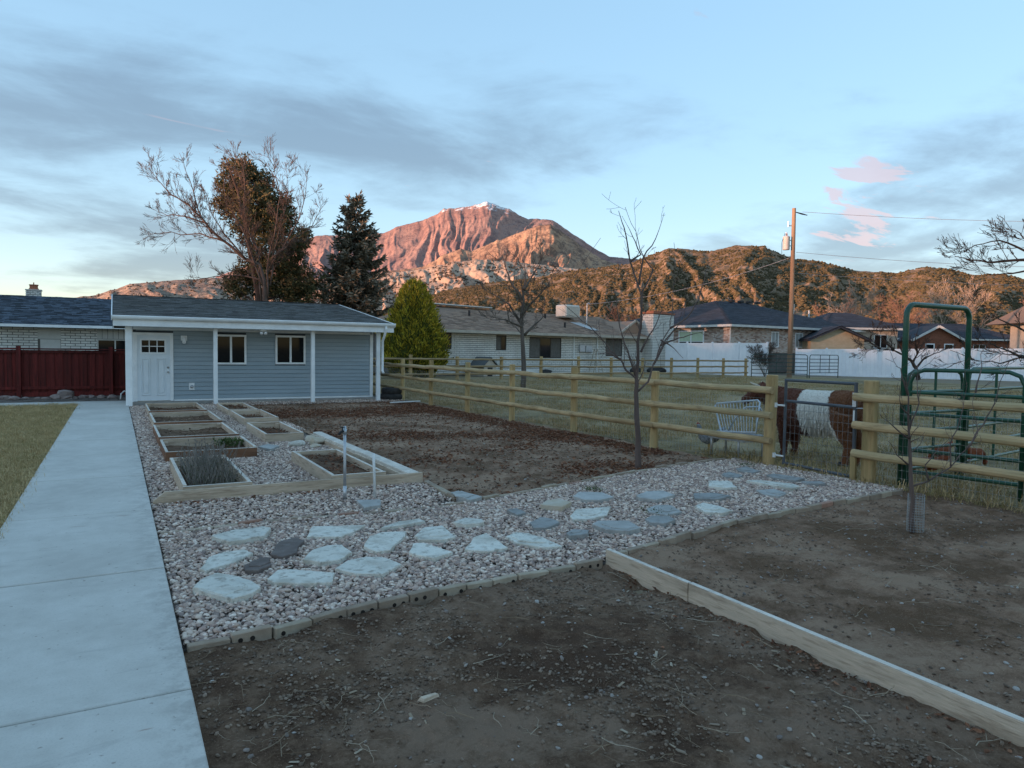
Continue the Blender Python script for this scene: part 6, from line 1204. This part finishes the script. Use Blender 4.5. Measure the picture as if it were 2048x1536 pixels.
def cover(name, label, hl, n, smin, smax, forms, thr, seed, tmax=1.03, tmin=.02):
    o, Xg, Yg, Zz, Tt = hl; rs_ = np.random.RandomState(seed); a, b = Xg.shape; ia = rs_.rand(n)*(a-1.01); tlast = np.searchsorted(Tt[0], tmax); t0 = np.searchsorted(Tt[0], tmin); ib = t0+rs_.rand(n)**.8*(tlast-t0-1.01); i, j = ia.astype(int), ib.astype(int); u, v = ia-i, ib-j
    def bl(G): return G[i, j]*(1-u)*(1-v)+G[i+1, j]*u*(1-v)+G[i, j+1]*(1-u)*v+G[i+1, j+1]*u*v
    P_ = np.stack([bl(Xg), bl(Yg), bl(Zz)], -1); dn = fbm(P_[:, 0]/smax/11, P_[:, 1]/smax/11, 5, seed, .6)-.22*np.clip((P_[:, 2]/P_[:, 2].max()-.55)*2, 0, 1); k = (dn+rs_.rand(n)*.5-.25 > thr) & (P_[:, 2] > .5); P_ = P_[k]; n = len(P_)
    s = smin+(smax-smin)*rs_.rand(n)**1.6; scatter(name, P_-np.array([0, 0, .15])*s[:, None], np.stack([np.zeros(n), np.zeros(n), rs_.rand(n)*6.28], -1), np.stack([s, s, s*rs_.uniform(.6, .95, n)], -1), forms, label, 'junipers')
cover('juniper_wood', 'juniper scrub covering the brown hill at right', hillD, 95000, 1.3, 3.5, jf, -.10, 5)
cover('juniper_wood', 'scattered dark scrub on the pale foothill below the mountain', hillC, 16000, 3.5, 9, jf2, .0, 6)
cover('juniper_wood', 'scattered dark scrub on the low hill at far left', hillE, 8000, 3.5, 9, jf2, -.05, 7)
# ------------------------------------------------------------------ grass, litter, clods
def blade_forms(mat, k=5, nb=12, h=(.03, .07), spread=.045, w_=.004, lean=.5):
    out = []; rng = random.Random(nb*7+k)
    for i in range(k):
        vs = []; fs = []
        for b_ in range(nb):
            a = rng.uniform(0, 6.283); x, y = rng.gauss(0, spread), rng.gauss(0, spread); H = rng.uniform(*h); l = rng.uniform(.1, lean)*H*2; dx, dy = math.cos(a), math.sin(a); sx, sy = -dy*w_/2, dx*w_/2; n = len(vs)
            vs += [(x-sx, y-sy, 0), (x+sx, y+sy, 0), (x+dx*l*.4+sx*.8, y+dy*l*.4+sy*.8, H*.65), (x+dx*l*.4-sx*.8, y+dy*l*.4-sy*.8, H*.65), (x+dx*l, y+dy*l, H*(1-.3*lean))]; fs += [(n, n+1, n+2, n+3), (n+3, n+2, n+4)]
        out.append(proto(vs, fs, mat))
    return out
m_gr = pick_mat('dry_lawn_blades', [(.453, .327, .160), (.553, .409, .218), (.368, .270, .129), (.302, .245, .104), (.620, .474, .258)], bump=0, speck=(.336, .245, .113))
m_gp = pick_mat('paddock_blades', [(.332, .241, .110), (.437, .301, .153), (.250, .195, .082), (.520, .364, .197), (.290, .223, .094)], bump=0, speck=(.250, .178, .084))
rs_ = np.random.RandomState(11)
n = 42000; yv = 6.5+17*rs_.rand(n)**1.3; xv = PX0-.02-np.abs(rs_.rand(n))*(1.5+yv*.33); z = .004+.6*relief(xv, yv)
scatter('lawn_grass', np.stack([xv, yv, z], -1), rrot(n, .15), uscl(n, .7, 1.3), blade_forms(m_gr, 5, 14), 'short dry straw coloured lawn left of the concrete path', 'grass')
n = 46000; u = rs_.rand(n)**1.5; yv = 2.0+rs_.rand(n)*34; xv = 8.65+u*30; dn = fbm(xv*.35, yv*.35, 4, 44); k = dn+rs_.rand(n)*.7 > .30; xv, yv = xv[k], yv[k]; n = len(xv)
scatter('paddock_grass', np.stack([xv, yv, -.02+1.6*relief(xv, yv)], -1), rrot(n, .2), uscl(n, .8, 2.0), blade_forms(m_gp, 5, 12, (.03, .08), .07, .006, .7), 'short sparse winter grass of the paddock', 'grass')
m_leaf = pick_mat('fallen_leaves', [(.176, .071, .038), (.244, .105, .055), (.130, .054, .031), (.306, .148, .083), (.198, .086, .046)], bump=.2)
def leaf_forms(mat, k=6):
    out = []; rng = random.Random(4)
    for i in range(k):
        c = rng.uniform(.1, .45); w_ = rng.uniform(.3, .5); out.append(proto([(0, -.5, c*.5), (w_*.5, -.1, c*rng.uniform(.2, 1)), (0, 0, 0), (-w_*.5, -.1, c*rng.uniform(.2, 1)), (w_*.4, .3, c*rng.uniform(.3, .9)), (0, .5, c*rng.uniform(.1, .8)), (-w_*.4, .3, c*rng.uniform(.3, .9))], [(0, 1, 2), (0, 2, 3), (1, 4, 5, 2), (3, 2, 5, 6)], mat))
    return out
lf_ = leaf_forms(m_leaf)
def litter(label, n, x0, x1, y0, y1, dens, smin, smax, forms, name='leaf_litter', z=-.012, amp=1.2, tilt=.35, cat='leaves'):
    xv = rs_.uniform(x0, x1, n); yv = rs_.uniform(y0, y1, n); k = rs_.rand(n) < dens(xv, yv); xv, yv = xv[k], yv[k]; n = len(xv)
    scatter(name, np.stack([xv, yv, z+amp*relief(xv, yv)+.004], -1), rrot(n, tilt), uscl(n, smin, smax), forms, label, cat)
def gd(x, y):
    b = np.exp(-((x-7.95)/.45)**2)*(y > 9)+1.1*np.exp(-((y-18.5-.3*np.sin(x*2))/1.1)**2)+.9*np.exp(-(((x-6.5)/.9)**2+((y-8.3)/.55)**2))+.7*np.exp(-((y-13.2+.5*(x-5))/.7)**2)+.5*np.exp(-((y-10.4-.4*(x-5))/.35)**2)
    return np.clip(b*(.75+1.2*fbm(x*1.3, y*1.3, 4, 61)), .05, 1)*(y > E3(x)+.05)
litter('brown leaf litter drifted over the garden soil', 90000, 3.4, 8.35, 7.2, 21.9, gd, .035, .085, lf_)
litter('dead leaves caught along the long bleached board', 1600, 2.7, 3.43, .8, 4.4, lambda x, y: np.clip(np.exp(-((3.43-x)/.16)**2)*(.9-.35*np.abs(y-2.8)), .01, 1), .02, .05, lf_, amp=1.25)
litter('dead leaves gathered along the front timber of the beds', 500, .5, 3.3, 8.2, 8.36, lambda x, y: np.clip(.2+fbm(x*3, y, 3, 9)*1.5, 0, 1), .025, .055, lf_, amp=.3, z=.01)
m_clod = pick_mat('soil_clods', [(.166, .113, .080), (.244, .175, .125), (.127, .084, .059), (.304, .222, .163), (.196, .140, .102)], bump=.4, bscale=60, speck=(.150, .118, .092))
m_peb = pick_mat('loose_pebbles', [(.27, .22, .19), (.36, .31, .27), (.20, .165, .145), (.42, .385, .35)], bump=.2)
cf = stone_forms(m_clod, 6, 1, (.7, 1), (.6, .9), (.35, .6), .35, False); pf_ = stone_forms(m_peb, 5, 1)
litter('crumbled soil clods over the damp soil plot in front', 26000, PX1+.02, 3.42, .8, 4.5, lambda x, y: (y < E1(x)-.05)*np.clip(.45+1.6*fbm(x*1.6, y*1.6, 4, 71), .08, 1), .004, .030, cf, 'soil_clods', amp=1.25, cat='clods')
litter('crumbled soil clods over the drier soil plot on the right', 15000, 3.5, 8.7, .2, 5.3, lambda x, y: (y < E1(x)-.05)*np.clip(.4+1.6*fbm(x*1.4, y*1.4, 4, 72), .08, 1), .005, .034, cf, 'soil_clods', amp=1.1, cat='clods')
litter('crumbled soil clods in the fenced garden soil', 12000, 3.4, 8.4, 7.2, 21.9, lambda x, y: (y > E3(x)+.05)*np.clip(.4+1.6*fbm(x*1.2, y*1.2, 4, 73), .08, 1), .012, .06, cf, 'soil_clods', cat='clods')
litter('pale pebbles strewn over the front and right soil plots', 1500, PX1+.03, 8.6, .5, 5.2, lambda x, y: (y < E1(x)-.05)*(np.abs(x-3.46) > .06)*.7, .012, .045, pf_, 'loose_pebbles', amp=1.15, cat='pebbles')
litter('pale pebbles strewn over the garden soil by the fence', 500, 3.5, 8.3, 7.3, 21, lambda x, y: (y > E3(x)+.05)*.8, .02, .06, pf_, 'loose_pebbles', cat='pebbles')
m_twig = pick_mat('dry_twigs', [(.24, .17, .11), (.33, .25, .17), (.17, .115, .075), (.40, .32, .23)], bump=0)
def twig_forms(mat, k=6, r=.0021, L=.18, seed=1, sides=3):
    out = []; rng = random.Random(seed)
    for i in range(k):
        m = MB(); p = Vector((-L/2, 0, .004)); pts = [p.copy()]; a = 0
        for j in range(5): a += rng.gauss(0, .35); p = p+Vector((math.cos(a), math.sin(a), rng.uniform(-.12, .14)))*L/5; pts.append(Vector((p.x, p.y, max(p.z, .002))))
        m.tube(pts, [r*(1-.12*j) for j in range(6)], sides, False)
        if i % 2: q = pts[2]; m.tube([q, q+Vector((.03, .03*rng.choice((-1, 1)), .01))], r*.7, sides, False)
        out.append(proto(m.v, m.f, mat))
    return out
tf = twig_forms(m_twig); tf3 = leaf_forms(pick_mat('straw_mulch', [(.26, .18, .115), (.34, .245, .165), (.20, .13, .085)], bump=.1))
litter('dry twigs and straw lying on the damp soil plot', 850, PX1+.05, 3.4, .9, 4.4, lambda x, y: (y < E1(x)-.06)*np.clip(.5+.5*fbm(x*2, y*2, 3, 81)+(x < 1.2)*.3, .1, 1), .3, 1.3, tf, 'dry_twigs', amp=1.25, tilt=.06, z=-.004, cat='twigs')
litter('dry twigs and straw lying on the right soil plot', 800, 3.55, 8.6, .6, 5.1, lambda x, y: (y < E1(x)-.06)*.8, .3, 1.3, tf, 'dry_twigs', amp=1.1, tilt=.06, z=-.004, cat='twigs')
litter('straw and dead stems on the garden soil', 1500, 3.5, 8.3, 7.2, 21, lambda x, y: (y > E3(x)+.05)*.8, .4, 1.3, tf, 'dry_twigs', tilt=.08, cat='twigs')
for i, (x0, x1, y0, y1) in enumerate(BEDS):
    if i not in (3, 4): litter('brown mulch and straw inside the raised bed: '+bl_[i].replace('raised bed ', '').split(',')[0], 240, x0+.06, x1-.06, y0+.06, y1-.06, lambda x, y: .9+0*x, .03, .075, lf_ if i in (0, 5, 6, 7, 8) else tf3, 'bed_mulch', z=.052+.05*(i in (5, 8)), amp=.3, cat='mulch')
m_chip = pick_mat('wood_chips', [(.34, .26, .18), (.42, .34, .25), (.28, .21, .15)], bump=.2)
chf = [proto([(-.5, -.16, 0), (.5, -.12, .02), (.46, .14, .05), (-.45, .17, .03), (-.4, -.1, .09), (.42, -.08, .1), (.4, .1, .11), (-.38, .1, .1)], [(0, 1, 5, 4), (1, 2, 6, 5), (2, 3, 7, 6), (3, 0, 4, 7), (4, 5, 6, 7)], m_chip)]
litter('pale wood chips dotted over the damp soil', 110, PX1+.1, 3.4, 1.2, 4.3, lambda x, y: (y < E1(x)-.08)*1.0, .015, .06, chf, 'wood_chips', amp=1.25, tilt=.12, cat='wood chips')
tag(bpy.data.objects.new('x', None), 'x') if False else None
m = MB(); m.T = Matrix.Translation((1.30, 3.10, .02)) @ Matrix.Rotation(rad(25), 4, 'Z') @ Matrix.Rotation(rad(8), 4, 'Y'); m.add([(-.06, -.018, 0), (.06, -.012, 0), (.055, .014, .0), (-.058, .02, .0), (-.055, -.012, .016), (.057, -.006, .012), (.05, .01, .014), (-.05, .014, .018)], [(3, 2, 1, 0), (4, 5, 6, 7), (0, 1, 5, 4), (1, 2, 6, 5), (2, 3, 7, 6), (3, 0, 4, 7)]); tag(m.build('wood_offcut', m_lum, None), 'single pale wood offcut lying on the dark soil', 'wood')
# plants in beds and gravel
m_lav = M('dead_lavender', (.15, .13, .11), (.26, .235, .21), scale=8, rough=.9); m_lavg = M('grey_green_leaves', (.07, .08, .045), (.13, .135, .08), scale=8, rough=.9)
lv = thing('dead_lavender', 'bushy dead grey lavender filling the nearest pale raised bed', 'plant', (1.0, 9.5, .05)); st = MB(); lg = MB(); rng = random.Random(23)
for i in range(420):
    bx, by = rng.uniform(.74, 1.24), rng.uniform(8.7, 10.4); a = rng.uniform(0, 6.283); L = rng.uniform(.14, .38)*(1.25 if 9.0 < by < 10 else .8); l = rng.uniform(.1, .5); p0 = Vector((bx, by, .05)); p1 = p0+Vector((math.cos(a)*l*L*.5, math.sin(a)*l*L*.5, L*.6)); p2 = p0+Vector((math.cos(a)*l*L, math.sin(a)*l*L, L)); st.tube([p0, p1, p2], [.003, .0025, .0018], 3, False); st.tube([p2-Vector((0, 0, .03)), p2], [.005, .003], 4, False)
    for k in range(4): d = Vector((rng.gauss(0, 1), rng.gauss(0, 1), rng.uniform(.1, 1))); spray(lg, p0.lerp(p1, rng.random()), d, rng.uniform(.03, .06), .008, rng, 0)
st.build('stems', m_lav, lv); lg.build('leaves', m_lavg, lv)
def sprig(name, label, c, r, h, n, mat, cat='plant', seed=1):
    rng = random.Random(seed); m = MB()
    for i in range(n):
        d = Vector((rng.gauss(0, 1), rng.gauss(0, 1), rng.uniform(.2, 1.4))); spray(m, Vector(c)+Vector((rng.gauss(0, r*.5), rng.gauss(0, r*.5), rng.uniform(0, h*.5))), d, rng.uniform(.4, 1)*h*.6, h*.14, rng, 0)
    tag(m.build(name, mat, None), label, cat)
m_weed = M('weed_green', (.045, .075, .02), (.09, .12, .04), scale=8, rough=.8)
sprig('green_herb', 'green leafy sprig in the low wide raised bed', (1.62, 12.45, .06), .22, .18, 260, m_weed, seed=2)
for i, (x, y, r, lab) in enumerate(((5.05, 7.0, .14, 'green weed tuft at the left of a blue grey flagstone'), (4.95, 5.75, .15, 'sparse green weeds among the gravel near the right edging'), (8.25, 7.55, .18, 'dark green weeds in the gravel at the gate post'), (-1.0, 21.6, .2, 'green grass tuft at the path corner by the lawn'))): sprig('weed', lab, (x, y, .01), r, .06, 160, m_weed, 'weed', 5+i)
